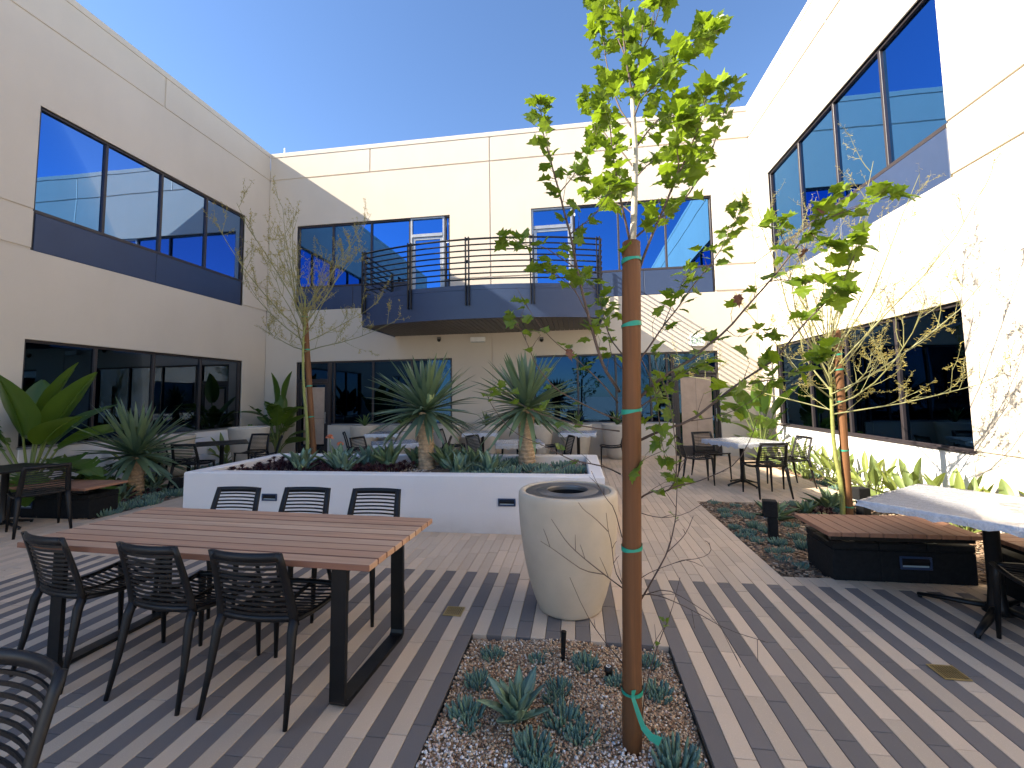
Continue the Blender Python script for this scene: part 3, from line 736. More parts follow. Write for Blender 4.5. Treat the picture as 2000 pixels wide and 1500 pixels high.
# ------------------------------------------------------------------ chairs
def make_chair():
    t = thing('slatted_chair', 'x', 'chair')
    def back_y(z): return -.195-.10*(max(0, z-.44)/.37)**1.25           # backrest leans away
    def curve(x, w, d): return -d*(1-(x/w)**2)
    W0, W1 = .208, .184                                             # half width low and high
    mb = MB()
    for s in (-1, 1):
        P, Rr = [], []
        for i in range(8):
            z = .43+.375*i/7; P.append((s*(W0+(W1-W0)*i/7), back_y(z)+.0, z)); Rr.append(.031-.005*i/7)
        mb.tube(P, Rr, 6, True, (.42, .95), (0, 1, 0))
    for z, r in ((.787, .026), (.462, .018)):
        w = W0+(W1-W0)*(z-.43)/.375
        mb.tube([(w*x/5, back_y(z)+curve(x/5, 1, .03), z) for x in range(-5, 6)], r, 6, True, (.95, .36), (0, 0, 1))
    mb.build('back_frame', M['black'], t, True)
    n = 11
    for i in range(n):
        z = .487+(.752-.487)*i/(n-1); w = W0+(W1-W0)*(z-.43)/.375-.008
        m2 = MB(); m2.tube([(w*x/4, back_y(z)+curve(x/4, 1, .03), z) for x in range(-4, 5)], .0088, 4, True, (.95, .5), (0, 0, 1)); m2.build('back_slat', M['black'], t, False)
    mb = MB(); SY0, SY1 = -.20, .225
    zf = lambda y: .452-.022*math.sin(math.pi*(y-SY0)/(SY1-SY0))+.004*(y > .15)
    for s in (-1, 1):
        mb.tube([(s*(.205+.02*(y-SY0)/(SY1-SY0)), y, zf(y)) for y in [SY0+(SY1-SY0)*k/6 for k in range(7)]], .021, 6, True, (.6, .9), (0, 0, 1))
    mb.tube([(.215*x/5, SY1+.012-.03*abs(x/5)**3, zf(SY1)-.002) for x in range(-5, 6)], .022, 6, True, (.6, .9), (0, 0, 1))
    mb.tube([(0, SY0+.01, zf(SY0)-.012), (0, 0, zf(0)-.014), (0, SY1, zf(SY1)-.01)], .012, 4)
    mb.build('seat_frame', M['black'], t, True)
    for i in range(13):
        y = SY0+.02+(SY1-SY0-.045)*i/12; m2 = MB()
        m2.tube([(.2*x/3, y, zf(y)-.010*(1-(x/3)**2)) for x in range(-3, 4)], .0098, 4, True, (.42, .95), (0, 0, 1)); m2.build('seat_slat', M['black'], t)
    for s in (-1, 1):
        m2 = MB(); m2.tube([(s*.203, -.19, .47), (s*.21, -.215, .40), (s*.222, -.245, .2), (s*.236, -.285, .0)], [.025, .026, .0185, .0118], 6, True, (.8, 1.1), (0, 1, 0)); m2.build('leg', M['black'], t, True)
        m2 = MB(); m2.tube([(s*.208, .215, .455), (s*.214, .222, .38), (s*.222, .232, .0)], [.025, .021, .0115], 6, True, (.9, 1.05), (0, 1, 0)); m2.build('leg', M['black'], t, True)
    return t
chair0 = make_chair(); first = [True]
def chair(x, y, rz, label, group='black slatted chairs set out in the courtyard'):
    if first[0]:
        first[0] = False; KIDS[chair0.name] = [(c, []) for c in chair0.children]
        chair0.location = (x, y, 0); chair0.rotation_euler = (0, 0, rz); chair0['label'] = label; chair0['group'] = group; return chair0
    return dup(chair0, (x, y, 0), rz, label, group)
def face(dx, dy): return math.atan2(-dx, dy)
# dining table
TZ = .735
dt = thing('dining_table', 'long hardwood plank dining table on black loop legs', 'table', (-2.12, 2.56, 0), R(-3.0))
TL, TW, NP = 2.25, .835, 9
for i in range(NP):
    a = -TW/2+TW*i/NP; mb = MB(); mb.box(-TL/2, TL/2, a+.0032, a+TW/NP-.0032, TZ-.032, TZ+.0008*((i*5) % 3-1), .003); pk = mb.build('plank', M[('table', 'tabled', 'table', 'tablel', 'tabled', 'tablel', 'table', 'tabled', 'tabled')[i]], dt); pk.data.materials.append(M['tedge_shade'])
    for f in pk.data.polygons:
        if abs(f.normal.y) > .5: f.material_index = 1  # board sides: darker edge wood with seam shade put into the colour
for s in (-1, 1):
    mb = MB(); xx = s*.915; w = .042; zt = TZ-.034
    prof = [(-.34, zt), (-.345, .03), (-.335, .012), (-.315, .0), (.315, .0), (.335, .012), (.345, .03), (.34, zt)]
    def off(p, q_, d):
        return p
    inn = [(-.316, zt), (-.321, .05), (-.315, .03), (-.3, .022), (.3, .022), (.315, .03), (.321, .05), (.316, zt)]
    n = len(mb.v); k = len(prof)
    for P in (prof, inn):
        for xo in (-w, w): mb.v += [(xx+xo, y, z) for y, z in P]
    for i in range(k-1):
        A, B, C, D = n+i, n+k+i, n+2*k+i, n+3*k+i
        mb.f += [(A, A+1, B+1, B), (C, C+1, D+1, D), (A, A+1, C+1, C), (B, B+1, D+1, D)]
    mb.build('loop_leg', M['blackm'], dt)
mb = MB()
for s in (-1, 1): mb.box(s*.915-.042, s*.915+.042, -.36, .36, TZ-.045, TZ-.033)
mb.box(-.87, .87, -.03, .03, TZ-.06, TZ-.034); mb.build('under_frame', M['blackm'], dt)
rz = R(-3)
chair(-1.614, 2.297, R(-2), 'nearest chair at the dining table, by its front right leg')
chair(-2.195, 2.34, R(-6), 'middle chair on the camera side of the dining table')
chair(-2.93, 2.42, R(-12), 'chair at the front left corner of the dining table')
chair(-1.63, 3.17, math.pi, 'far side dining chair nearest the stone bin, back to the planter')
chair(-2.24, 3.17, math.pi, 'middle chair on the planter side of the dining table')
chair(-2.85, 3.14, math.pi, 'far side dining chair at the left, back to the planter')
chair(-1.67, .835, R(171), 'black chair cut off by the bottom left corner of the picture')

# ------------------------------------------------------------------ cafe tables
def make_table(name, label, loc, rz, half=.36, z=.735, col_r=.036, foot=.30, group='pedestal tables in the courtyard'):
    t = thing(name, label, 'table', loc, rz, group)
    mb = MB(); mb.box(-half, half, -half, half, z-.022, z, .004); mb.build('table_top', M['black'], t)
    mb = MB(); mb.lathe([(col_r*1.9, .055), (col_r*1.25, .10), (col_r, .2), (col_r, z-.05), (col_r*1.5, z-.035), (.12, z-.024)], 20, cap_top=True, cap_bottom=True); mb.build('column', M['blackm'], t, True)
    for k in range(4):
        a = k*math.pi/2; d = Vector((math.cos(a), math.sin(a), 0))
        mb = MB(); mb.tube([d*.03+Vector((0, 0, .085)), d*(foot*.55)+Vector((0, 0, .052)), d*foot+Vector((0, 0, .022))], [.030, .024, .017], 8, True, (.7, 1.0), (0, 0, 1))
        mb.tube([d*(foot-.012)+Vector((0, 0, 0)), d*(foot-.012)+Vector((0, 0, .02))], .014, 8); mb.build('foot', M['blackm'], t, True)
    return t
def cover(label, loc, rz, half, z, seed, drop=.06, group='plastic covers wrapped over the table tops'):
    rs = random.Random(seed); mb = MB(); n = 26; ex = 3
    L = [-half-.006+(2*half+.012)*i/n for i in range(n+1)]
    for j in range(-ex, n+1+ex):
        for i in range(-ex, n+1+ex):
            ci, cj = min(max(i, 0), n), min(max(j, 0), n)
            ei, ej = (i-ci), (j-cj); e = max(abs(ei), abs(ej))
            x, y = L[ci], L[cj]
            w = .0035*math.sin(x*31+seed+y*9)*math.sin(y*23-x*13+seed*2)
            zz = z+.006+abs(w)*1.2
            if e:
                f = e/ex; cr = math.sin(math.atan2(y, x)*17+seed*3)*.5+math.sin(math.atan2(y, x)*29+seed)*.5
                zz = z-.004-drop*f*(1+.35*cr); k = .012*f*cr-.008*f
                x += math.copysign(.006+k, ei) if ei else 0; y += math.copysign(.006+k, ej) if ej else 0
            mb.v.append((x, y, zz))
    m = n+1+2*ex
    for j in range(m-1):
        for i in range(m-1): a = j*m+i; mb.f.append((a, a+1, a+m+1, a+m))
    o = mb.build('plastic_cover', M['wrap'], None, True); o.location = loc; o.rotation_euler = (0, 0, rz)
    return tag(o, label, 'cover', group)
TABS = [  # x, y, rot, half, covered, where
    (-4.30, 9.65, 5, .38, True, 'in the back row between the two left hand pots'),
    (-3.25, 7.60, 28, .38, True, 'just behind the raised planter, left of the thick yucca trunk'),
    (-2.10, 9.75, 3, .38, True, 'in the back row between the two thick yuccas'),
    (-1.02, 7.70, 12, .40, True, 'just behind the raised planter, behind the right hand yucca'),
    (.02, 9.70, -4, .38, True, 'in the back row to the right of the yuccas'),
    (2.72, 7.95, 22, .43, True, 'on the open paving by the right hand tree')]
for i, (x, y, r, hf, cv, w) in enumerate(TABS):
    make_table('pedestal_table', 'covered pedestal table '+w, (x, y, 0), R(r), hf-.01)
    cover('plastic cover on the table '+w, (x, y, 0), R(r), hf, .735, i*3+1)
make_table('pedestal_table', 'bare black square table near the left wall window, with chairs round it', (-6.72, 7.62, 0), R(42), .42)
make_table('pedestal_table', 'black square table at the left edge beside the hardwood bench', (-7.08, 4.62, 0), R(-4), .40)
make_table('pedestal_table', 'black pedestal table under shiny plastic at the right edge in front of the bench', (2.76, 3.50, 0), R(38), .52, .745, .042, .42)
cover('large shiny plastic cover on the table at the right edge', (2.76, 3.50, 0), R(38), .535, .745, 5, .035)
# chairs away from the dining table
chair(-6.52, 4.60, face(-.9, .43), 'black chair beside the left bench, back towards the dining table')
chair(-6.70, 6.98, face(-.2, 1), 'chair at the bare black table, back towards the yucca at the left')
chair(-7.35, 7.30, face(.9, .5), 'chair at the bare black table nearest the left wall')
chair(-6.15, 8.05, face(-.8, -.6), 'chair at the bare black table on its planter side')
chair(-6.75, 8.45, face(.1, -1), 'chair at the far side of the bare black table, by the round pot')
for x, y, dx, dy, lab in (
    (-4.75, 9.15, 1, .45, 'chair by the orange flowers, left of the back row table'),
    (-3.85, 7.85, 1, -.25, 'chair left of the covered table behind the planter'),
    (-2.62, 7.95, -1, -.25, 'chair right of the covered table behind the planter, before the yucca trunk'),
    (-2.78, 9.80, 1, .1, 'chair left of the covered table between the yuccas'),
    (-1.45, 9.90, -1, -.2, 'chair right of the covered table between the yuccas'),
    (-1.72, 8.15, 1, -.45, 'chair left of the covered table behind the right hand yucca'),
    (-.38, 8.05, -1, -.3, 'chair right of the covered table behind the right hand yucca'),
    (-.68, 9.75, 1, .05, 'chair left of the back row table with the agave pots behind it'),
    (.72, 9.65, -1, .05, 'chair right of the last back row table, seen from the side'),
    (2.02, 8.10, 1, -.05, 'chair left of the covered table by the right hand tree, seen from the side'),
    (2.42, 8.62, .3, -1, 'chair on the far side of the covered table by the right hand tree'),
    (2.78, 7.22, -.12, 1, 'chair with its back to the camera at the table by the right hand tree'),
    (3.42, 7.92, -1, -.15, 'chair at the table by the right hand tree, on the sunlit plant side')):
    chair(x, y, face(dx, dy), lab)
chair(2.72, 2.98, face(.25, 1), 'chair tucked at the covered table, cut off by the right edge')

# ------------------------------------------------------------------ benches
def bench(label, x0, x1, y0, y1, bx, along, n, light=None):
    """black masonry base with a board deck on steel brackets; boards run across the bench"""
    o = thing('hardwood_bench', label, 'bench', ((x0+x1)/2, (y0+y1)/2, 0)); ox, oy = o.location.x, o.location.y
    bx0, bx1, by0, by1 = [v-d for v, d in zip(bx, (ox, ox, oy, oy))]
    mb = MB(); mb.box(bx0, bx1, by0, by1, -.05, .245, .006); bs = mb.build('masonry_base', M['block'], o)
    L = bx1-bx0 if along == 'x' else by1-by0; m = max(1, round(L/.40))
    for k in range(m):                               # cap blocks, a hair proud with open joints
        a, b = k*L/m+.003, (k+1)*L/m-.003; mb = MB()
        if along == 'x': mb.box(bx0+a, bx0+b, by0-.008, by1+.008, .249, .305, .006)
        else: mb.box(bx0-.008, bx1+.008, by0+a, by0+b, .249, .305, .006)
        mb.build('cap_block', M['block'], bs)
    for k in range(m):
        a, b = k*L/m+.004, (k+1)*L/m-.004; mb = MB()
        if along == 'x': mb.box(bx0+a, bx0+b, by0-.006, by0-.0005, .004, .240, .003)
        else: mb.box(bx0-.006, bx0-.0005, by0+a, by0+b, .004, .240, .003)
        mb.build('block', M['block'], bs)
    u0, u1 = (x0-ox, x1-ox) if along == 'x' else (y0-oy, y1-oy)
    v0, v1 = (y0-oy, y1-oy) if along == 'x' else (x0-ox, x1-ox)
    for k in range(n):
        a, b = u0+(u1-u0)*k/n+.0025, u0+(u1-u0)*(k+1)/n-.0025; mb = MB()
        if along == 'x': mb.box(a, b, v0, v1, .400, .432, .003); mb.build('board', M['bench'], o)
        else: mb.box(v0, v1, a, b, .400, .432, .003); mb.build('board', M['benchx'], o)
    mb = MB()
    for vv in (v0+.06, v1-.06):
        if along == 'x': mb.box(u0+.04, u1-.04, vv-.02, vv+.02, .362, .3985)
        else: mb.box(vv-.02, vv+.02, u0+.04, u1-.04, .362, .3985)
    mb.build('bearer', M['blackm'], o)
    for k in range(max(2, round((u1-u0)/.6))):
        u = u0+.18+k*.6
        if u > u1-.05: break
        mb = MB()
        if along == 'x': mb.box(u-.025, u+.025, v0+.1, v1-.1, .340, .361); mb.box(u-.1, u+.1, v0+.16, v1-.16, .306, .316); mb.box(u-.03, u+.03, v0+.2, v1-.2, .316, .340)
        else: mb.box(v0+.1, v1-.1, u-.025, u+.025, .340, .361); mb.box(v0+.16, v1-.16, u-.1, u+.1, .306, .316); mb.box(v0+.2, v1-.2, u-.03, u+.03, .316, .340)
        mb.build('bracket', M['blackm'], o)
    return o
M['benchx'] = wood('bench_hardwood_across', (.30, .135, .075), 0, .5, .18)
bench('hardwood slat bench on a black block base, left of the right edge table', 1.945, 3.04, 3.90, 4.46, (2.06, 3.10, 4.08, 4.50), 'x', 11)
bench('second hardwood bench arm running towards the camera at the right edge', 3.08, 3.62, 1.7, 4.0, (3.16, 3.56, 1.7, 4.06), 'y', 22)
bench('hardwood slat bench on a black base in the shade at the left', -8.1, -6.30, 4.93, 5.49, (-8.2, -6.46, 5.12, 5.50), 'x', 18)
steplight('wide grey step light in the base of the right hand bench', (2.66, 4.074, .16), 0, .23, .10)
steplight('step light in the dark base of the left bench behind the chair', (-7.45, 5.112, .16), 0, .2, .09)

# ------------------------------------------------------------------ pots with aloes
pm = MB(); pm.lathe([(.20, 0), (.225, .01), (.26, .12), (.31, .36), (.35, .62), (.372, .79), (.372, .815), (.362, .825), (.335, .825), (.328, .815), (.325, .76)], 40, cap_bottom=True)
pot_me = pm.mesh('pot', M['pot'], True)
pd = MB(); pd.lathe([(.326, .775), (.2, .79), (0, .80)], 24); pot_soil = pd.mesh('soil', M['soil'], True)
def blade_pts(L, w, droop, fold, n=5, taper=.9, tip=.0, base=.5, curl=0.0):
    """V-folded blade along +x in its own frame: three points across"""
    V = []; F = []
    for i in range(n+1):
        t = i/n; x = L*(t-.12*droop*t*t); z = -L*droop*t*t*.9+curl*L*t
        ww = w*(base+(1-base)*min(1, t*3.5))*(1-t**(1/(1-taper+.25)))**.7 if t < 1 else 0.001
        V += [(x, ww, z+ww*fold), (x, 0, z), (x, -ww, z+ww*fold)]
    for i in range(n):
        a = i*3; F += [(a, a+1, a+4, a+3), (a+1, a+2, a+5, a+4)]
    return V, F
def orient(az, el, roll=0.0): return Matrix.Rotation(az, 4, 'Z') @ Matrix.Rotation(-el, 4, 'Y') @ Matrix.Rotation(roll, 4, 'X')
def aloe(seed, size=1.0):
    rs = random.Random(seed); mb = MB()
    for k in range(15):
        el = R(rs.uniform(28, 85)); V, F = blade_pts(rs.uniform(.30, .46)*size, .026*size, rs.uniform(.05, .35), .6, 5, .9, 0, .9, .12)
        mt = orient(k*2.4+rs.uniform(-.3, .3), el); mb.add([mt @ Vector(p) for p in V], F)
    return mb.mesh('aloe', M['aloe'], True)
where = ['leftmost pot of the back row', 'second pot from the left in the back row', 'pot behind the left thick yucca trunk', 'pot between the two thick yuccas',
         'pot behind the right thick yucca trunk', 'pot behind the last back row table', 'rightmost pot of the back row beside the staked tree']
for i, px in enumerate((712, 789, 873, 950, 1052, 1127, 1206)):
    p = at(px, 860, 10.98)
    o = thing('stone_pot', 'round tapered stone '+where[i], 'pot', (p.x, 10.98, 0), 0, 'stone pots along the back wall')
    inst('body', pot_me, o); inst('soil', pot_soil, o)
    a = inst('potted_aloe', aloe(20+i), None, (p.x, 10.98, .785), (0, 0, i)); tag(a, 'spiky aloe growing in the '+where[i], 'plant', 'aloes in the stone pots')
o = thing('stone_pot', 'wide stone pot near the left wall behind the bare black table', 'pot', (-7.35, 9.1, 0)); o.scale = (1.12, 1.12, 1.12)
inst('body', pot_me, o); inst('soil', pot_soil, o)
o = thing('stone_pot', 'wide stone pot tucked in front of the left window under the yucca leaves', 'pot', (-8.35, 8.2, 0)); inst('body', pot_me, o); inst('soil', pot_soil, o)

# ------------------------------------------------------------------ bollards and small ground lights
def bollard(label, x, y, h, rz, w=.10):
    o = thing('bollard_light', label, 'light', (x, y, -.03), rz, 'square wooden bollard lights in the beds')
    mb = MB(); mb.box(-w*.36, w*.5, -w*.5, w*.5, 0, h*.58, .006); mb.build('post', M['block'], o)
    mb = MB(); mb.box(-w*.75, w*.55, -w*.55, w*.55, h*.582, h, .008); mb.build('head', M['block'], o)
    mb = MB(); mb.box(-w*.7, -w*.4, -w*.4, w*.4, h*.565, h*.58); mb.build('lens', M['lens'], o)
bollard('black square bollard light among the blue succulents in the right bed', 2.03, 5.16, .42, R(-15), .105)
bollard('dark bollard light beside the staked tree behind the right bench', 3.52, 6.22, .36, R(10), .12)
bollard('dark bollard light beside the left thick yucca and the raised planter', -6.72, 6.72, .26, R(20), .13)
o = thing('path_spotlight', 'small black tube spotlight stuck in the gravel bed', 'light', (-.118, 2.735, -.03), R(20))
mb = MB(); mb.tube([(0, 0, 0), (.004, .004, .07), (.012, .008, .175)], [.012, .0135, .0165], 12, False); mb.tube([(.012, .008, .17), (.012, .008, .16)], .0145, 12); mb.build('tube', M['blackm'], o, True)
mb = MB(); mb.lathe([(.0, .0), (.013, .0)], 12, (.0115, .0077, .168)); mb.build('lens', M['lens'], o)
o = thing('sprinkler_head', 'small black sprinkler head with a white ring in the gravel bed', 'sprinkler', (.138, 2.61, -.03))
mb = MB(); mb.lathe([(.017, 0), (.017, .04), (.023, .045), (.023, .072), (.014, .074)], 16, cap_top=True); mb.build('body', M['black'], o, True)
mb = MB(); mb.lathe([(.013, .0745), (.009, .0755), (.0088, .0745)], 16); mb.build('ring', M['white'], o, True)

# ------------------------------------------------------------------ thick trunked yuccas
def blade_mesh(name, mat, *a, **k):
    V, F = blade_pts(*a, **k); mb = MB(); mb.add(V, F); return mb.mesh(name, mat, True)
YB_ = [blade_mesh('yucca_leaf', M['yuc'], 1.0, .042, d, .35, 6, .86, 0, .55) for d in (.04, .10, .18, .30)]
def yucca(label, x, y, z, hz, r, crown, seed, n=140, lean=(0, 0), bud=False, blue=0):
    rs = random.Random(seed); o = thing('thick_yucca', label, 'yucca', (x, y, z), 0, 'thick trunked yuccas')
    mb = MB(); prof = []; N_ = int(hz/.018)
    for i in range(N_+1):
        t = i/N_; rr = r*(1.12-.45*t*(1-t)-.06*t)*(1+.045*((i*7) % 3-1)); prof.append((rr, t*hz)); prof.append((rr*.955, t*hz+.009))
    k = 26; n0 = len(mb.v); mb.lathe(prof, k)
    mb.v = [(vx*(1+.05*math.sin(9*math.atan2(vy, vx)+vz*31)+.04*math.sin(14*math.atan2(vy, vx)-vz*53))+lean[0]*vz, vy*(1+.05*math.sin(9*math.atan2(vy, vx)+vz*31))+lean[1]*vz, vz) for vx, vy, vz in mb.v]
    mb.build('trunk', M['yt'], o, True)
    for i in range(n):
        t = i/n; el = R(86-118*t**.85+rs.uniform(-9, 9)); az = i*2.39996+rs.uniform(-.25, .25)
        if el < R(-22): el = R(rs.uniform(-28, -8))
        L = crown*rs.uniform(.78, 1.04)*(1-.12*(t < .12)); d = 0 if el > R(45) else rs.choice((0, 1, 1, 2)) if el > 0 else rs.choice((1, 2, 3))
        mt = Matrix.Translation((lean[0]*hz+.03*math.cos(az), lean[1]*hz+.03*math.sin(az), hz-.01+.09*(1-t))) @ orient(az, el, rs.uniform(-.35, .35)) @ Matrix.Diagonal((L, crown*rs.uniform(.85, 1.15), L, 1))
        inst('leaf', YB_[d], o, mat=mt)
    if bud:
        mb = MB(); pr = [(.02, 0), (.05, .05), (.062, .14), (.05, .26), (.028, .36), (.0, .42)]
        mb.lathe(pr, 14); mb.v = [(vx*(1+.25*math.sin(vz*140+5*math.atan2(vy, vx))), vy*(1+.25*math.sin(vz*140+5*math.atan2(vy, vx))), vz) for vx, vy, vz in mb.v]
        b = mb.build('flower_bud', M['bud'], o, True); b.location = (lean[0]*hz+.10, lean[1]*hz-.12, hz+.10)
    return o
yucca('thick yucca in the raised planter with a pale flower bud in its crown', -2.12, 6.08, .52, .80, .108, .90, 2, bud=True, lean=(-.02, 0))
yucca('thick yucca in the raised planter at the right, dark green without a bud', -.73, 6.36, .52, .82, .115, .90, 3, lean=(.01, 0))
yucca('yucca with a short brown trunk in the planting bed at the left', -7.36, 6.52, -.03, .64, .125, 1.0, 4, n=125)

# ------------------------------------------------------------------ agaves, aeoniums, chalk sticks
def fleshy(L, w, n=6, th=.16, cup=.45, droop=-.2):
    """thick pointed agave leaf along +x: five points round each section"""
    V = []; F = []
    for i in range(n+1):
        t = i/n; ww = w*(.55+.45*math.sin(min(1, t*1.9)*math.pi/2))*max(.02, (1-t**2.6))**.8; x = L*t; z = -L*droop*t*t*.5
        V += [(x, ww, z+ww*cup), (x, ww*.5, z+ww*cup*.25), (x, 0, z), (x, -ww*.5, z+ww*cup*.25), (x, -ww, z+ww*cup), (x, 0, z-w*th*2*(1-t*.9))]
    for i in range(n):
        a = i*6
        for k in range(6): F.append((a+k, a+(k+1) % 6, a+6+(k+1) % 6, a+6+k))
    return V, F
def fleshy_mesh(mat, *a, **k):
    V, F = fleshy(*a, **k); mb = MB(); mb.add(V, F); return mb.mesh('leaf', mat, True)
AG = [fleshy_mesh(M['agave'], 1, .16, 6, .16, .5, d) for d in (-.1, .15, .35)]
AGG = [fleshy_mesh(M['agaveg'], 1, .18, 6, .16, .5, d) for d in (-.1, .15, .35)]
def agave(label, x, y, z, size, seed, meshes, n=16, group='agaves in the planting beds', lo=12):
    rs = random.Random(seed); o = thing('agave', label, 'agave', (x, y, z), rs.uniform(0, 6), group)
    for i in range(n):
        t = i/n; az = i*2.39996+rs.uniform(-.15, .15); el = R(88-(88-lo)*t**.8+rs.uniform(-6, 6)); L = size*rs.uniform(.85, 1.05)*(.75+.25*min(1, t*2))
        inst('leaf', rs.choice(meshes), o, mat=Matrix.Translation((.012*math.cos(az), .012*math.sin(az), .0)) @ orient(az, el, rs.uniform(-.2, .2)) @ Matrix.Diagonal((L, L, L, 1)))
    return o
def chalk_mesh(seed, n=64, r=.062, h=.07):
    rs = random.Random(seed); mb = MB()
    for i in range(n):
        a = rs.uniform(0, 6.28); q_ = rs.random()**.6*r; bx, by = q_*math.cos(a), q_*math.sin(a); hh = h*rs.uniform(.7, 1.15)*(1-.3*(q_/r)); o_ = .75*q_/r+rs.uniform(0, .3)
        dx, dy = math.cos(a)*o_*hh, math.sin(a)*o_*hh; w = rs.uniform(.0052, .0070)
        mb.tube([(bx, by, -.01), (bx+dx*.5, by+dy*.5, hh*.42), (bx+dx*.8, by+dy*.8, hh*.8), (bx+dx*.82, by+dy*.82, hh)], [w*.85, w*1.1, w*.85, w*.15], 5, False)
    return mb.mesh('succulent', M['chalk'], True)
CH = [chalk_mesh(100+i) for i in range(5)]
def chalk(label, x, y, z=-.028, s=1.0, group='blue chalk stick succulents'):
    o = inst('chalk_stick_succulent', random.Random(x*77+y*31).choice(CH), None, (x, y, z), (0, 0, (x*37+y*91) % 6.28), s)
    return tag(o, label, 'succulent', group)
def aeon_mesh(seed, n=7):
    rs = random.Random(seed); mb = MB()
    for k in range(n):
        bx, by, bz = rs.uniform(-.13, .13), rs.uniform(-.13, .13), rs.uniform(.03, .10); s = rs.uniform(.05, .085)
        mb.tube([(bx*.6, by*.6, -.02), (bx, by, bz)], .008, 5, False)
        for i in range(20):
            t = i/20; az = i*2.4; el = R(80-78*t); V, F = fleshy(s*(.5+.5*t), s*.17, 3, .2, .2, 0)
            mt = Matrix.Translation((bx, by, bz)) @ orient(az, el); mb.add([mt @ Vector(p) for p in V], F)
    return mb.mesh('aeonium', M['aeon'], True)
AE = [aeon_mesh(200+i) for i in range(4)]
def aeonium(label, x, y, z, s=1.0, group='dark purple aeoniums'):
    o = inst('aeonium', random.Random(x*13+y*7).choice(AE), None, (x, y, z), (0, 0, (x*57) % 6.28), s); return tag(o, label, 'succulent', group)
# foreground gravel bed
p = ground_at(1010, 1405, -.02); agave('grey green agave standing in the foreground gravel bed', p.x, p.y, -.02, .23, 5, AG, 17, lo=25)
for px, py, s, lab in ((962, 1283, 1.0, 'at the far left corner of the foreground gravel bed'), (1050, 1290, .75, 'left of the small tube spotlight'), (1070, 1278, .55, 'right beside the tube spotlight base'),
    (1143, 1300, 1.15, 'between the tube spotlight and the sprinkler head'), (935, 1335, 1.1, 'left of the foreground agave'), (1090, 1348, 1.0, 'right of the foreground agave, behind'),
    (1078, 1368, .7, 'close against the right side of the foreground agave'), (1205, 1335, .95, 'left of the big wooden stake'), (1268, 1295, .9, 'behind the big wooden stake at the far bed edge'),
    (1283, 1360, 1.15, 'right of the big wooden stake'), (912, 1395, 1.25, 'at the left edge of the foreground bed'), (915, 1425, .8, 'nearest the left bed edge, front clump'),
    (1098, 1410, 1.35, 'in front of the foreground agave on the right'), (1135, 1440, 1.1, 'on the white gravel nearest the stake'), (1035, 1470, 1.35, 'cut by the bottom edge'),
    (1062, 1500, 1.0, 'at the bottom edge of the picture, centre of the bed'), (1315, 1490, 1.5, 'in the near right corner of the front bed')):
    q_ = ground_at(px, py, -.02); chalk('blue chalk stick succulent '+lab, q_.x, q_.y, -.026, s*.82)
# right bed
rb = [(1437, 990), (1445, 1005), (1460, 1012), (1420, 1010), (1475, 1028), (1436, 1032), (1462, 1042), (1500, 1040), (1478, 1058), (1520, 1062), (1535, 1078), (1556, 1052), (1570, 1068), (1590, 1040), (1545, 1030), (1562, 1108), (1600, 1012), (1575, 1000), (1545, 985), (1395, 985), (1610, 985), (1640, 1000), (1560, 990), (1530, 1095), (1455, 1050), (1512, 1080), (1415, 1000), (1590, 985)]
rlab = {15: 'blue succulent clump on its own against the black bench base', 19: 'small blue succulent at the far left corner of the mulch bed'}
RANK = {v: k for k, v in enumerate(sorted(rb))}
for i, (px, py) in enumerate(rb):
    q_ = ground_at(px, py, -.02); chalk(rlab.get(i, 'blue green succulent clump, %s from the left in the right mulch bed' % ORD[RANK[px, py]]), q_.x, q_.y, -.028, .82+.35*((i*7) % 5)/5, 'succulents in the right mulch bed')
for px, py, lab, sz in ((1512, 1010, 'agave behind the black bollard in the right mulch bed', .34), (1622, 990, 'agave at the foot of the staked tree in the right bed', .36), (1575, 1000, 'small agave between the bollard and the staked tree', .25)):
    q_ = ground_at(px, py); agave(lab, q_.x, q_.y, -.03, sz, px, AGG, 15)
for px, py, lab in ((1612, 1003, 'purple aeonium left of the staked tree behind the right bench'), (1672, 1000, 'purple aeonium between the staked tree and the bollard')):
    q_ = ground_at(px, py); aeonium(lab, q_.x, q_.y, -.03, 1.0)
for i, (px, py) in enumerate(((1530, 905), (1560, 915), (1585, 930), (1610, 945), (1640, 955), (1545, 900), (1600, 925), (1660, 962))):
    q_ = ground_at(px, py); chalk('low blue succulent on the sunlit right strip, %s from its far end' % ORD[(0, 2, 4, 5, 6, 1, 3, 7)[i]], min(q_.x, 4.3), q_.y, -.03, 1.6, 'succulents on the sunlit strip')
# left bed
for i, (px, py) in enumerate(((212, 1003), (240, 992), (255, 985), (275, 978), (300, 972), (325, 962), (345, 965), (290, 960), (360, 958), (230, 975), (310, 985))):
    q_ = ground_at(px, py); chalk('blue succulent clump on the left bed edge, %s from the bench end' % ORD[(0, 2, 3, 4, 6, 8, 9, 5, 10, 1, 7)[i]], min(q_.x, -6.38), min(q_.y, 7.1), -.03, 1.7, 'succulents in the left bed')
for px, py, lab in ((262, 985, 'purple aeonium in front of the left yucca trunk'), (285, 968, 'purple aeonium right of the left yucca trunk'), (245, 972, 'purple aeonium left of the left yucca trunk')):
    q_ = ground_at(px, py); aeonium(lab, min(q_.x, -6.5), q_.y, -.03, 1.1)
for px, py, lab, sz in ((237, 975, 'grey agave just behind the left bench end', .34), (300, 952, 'grey agave behind the left thick yucca', .36), (320, 945, 'grey agave near the left dark bollard', .3)):
    q_ = ground_at(px, py); agave(lab, min(q_.x, -6.55), min(q_.y, 7.0), -.03, sz, px, AG, 13)
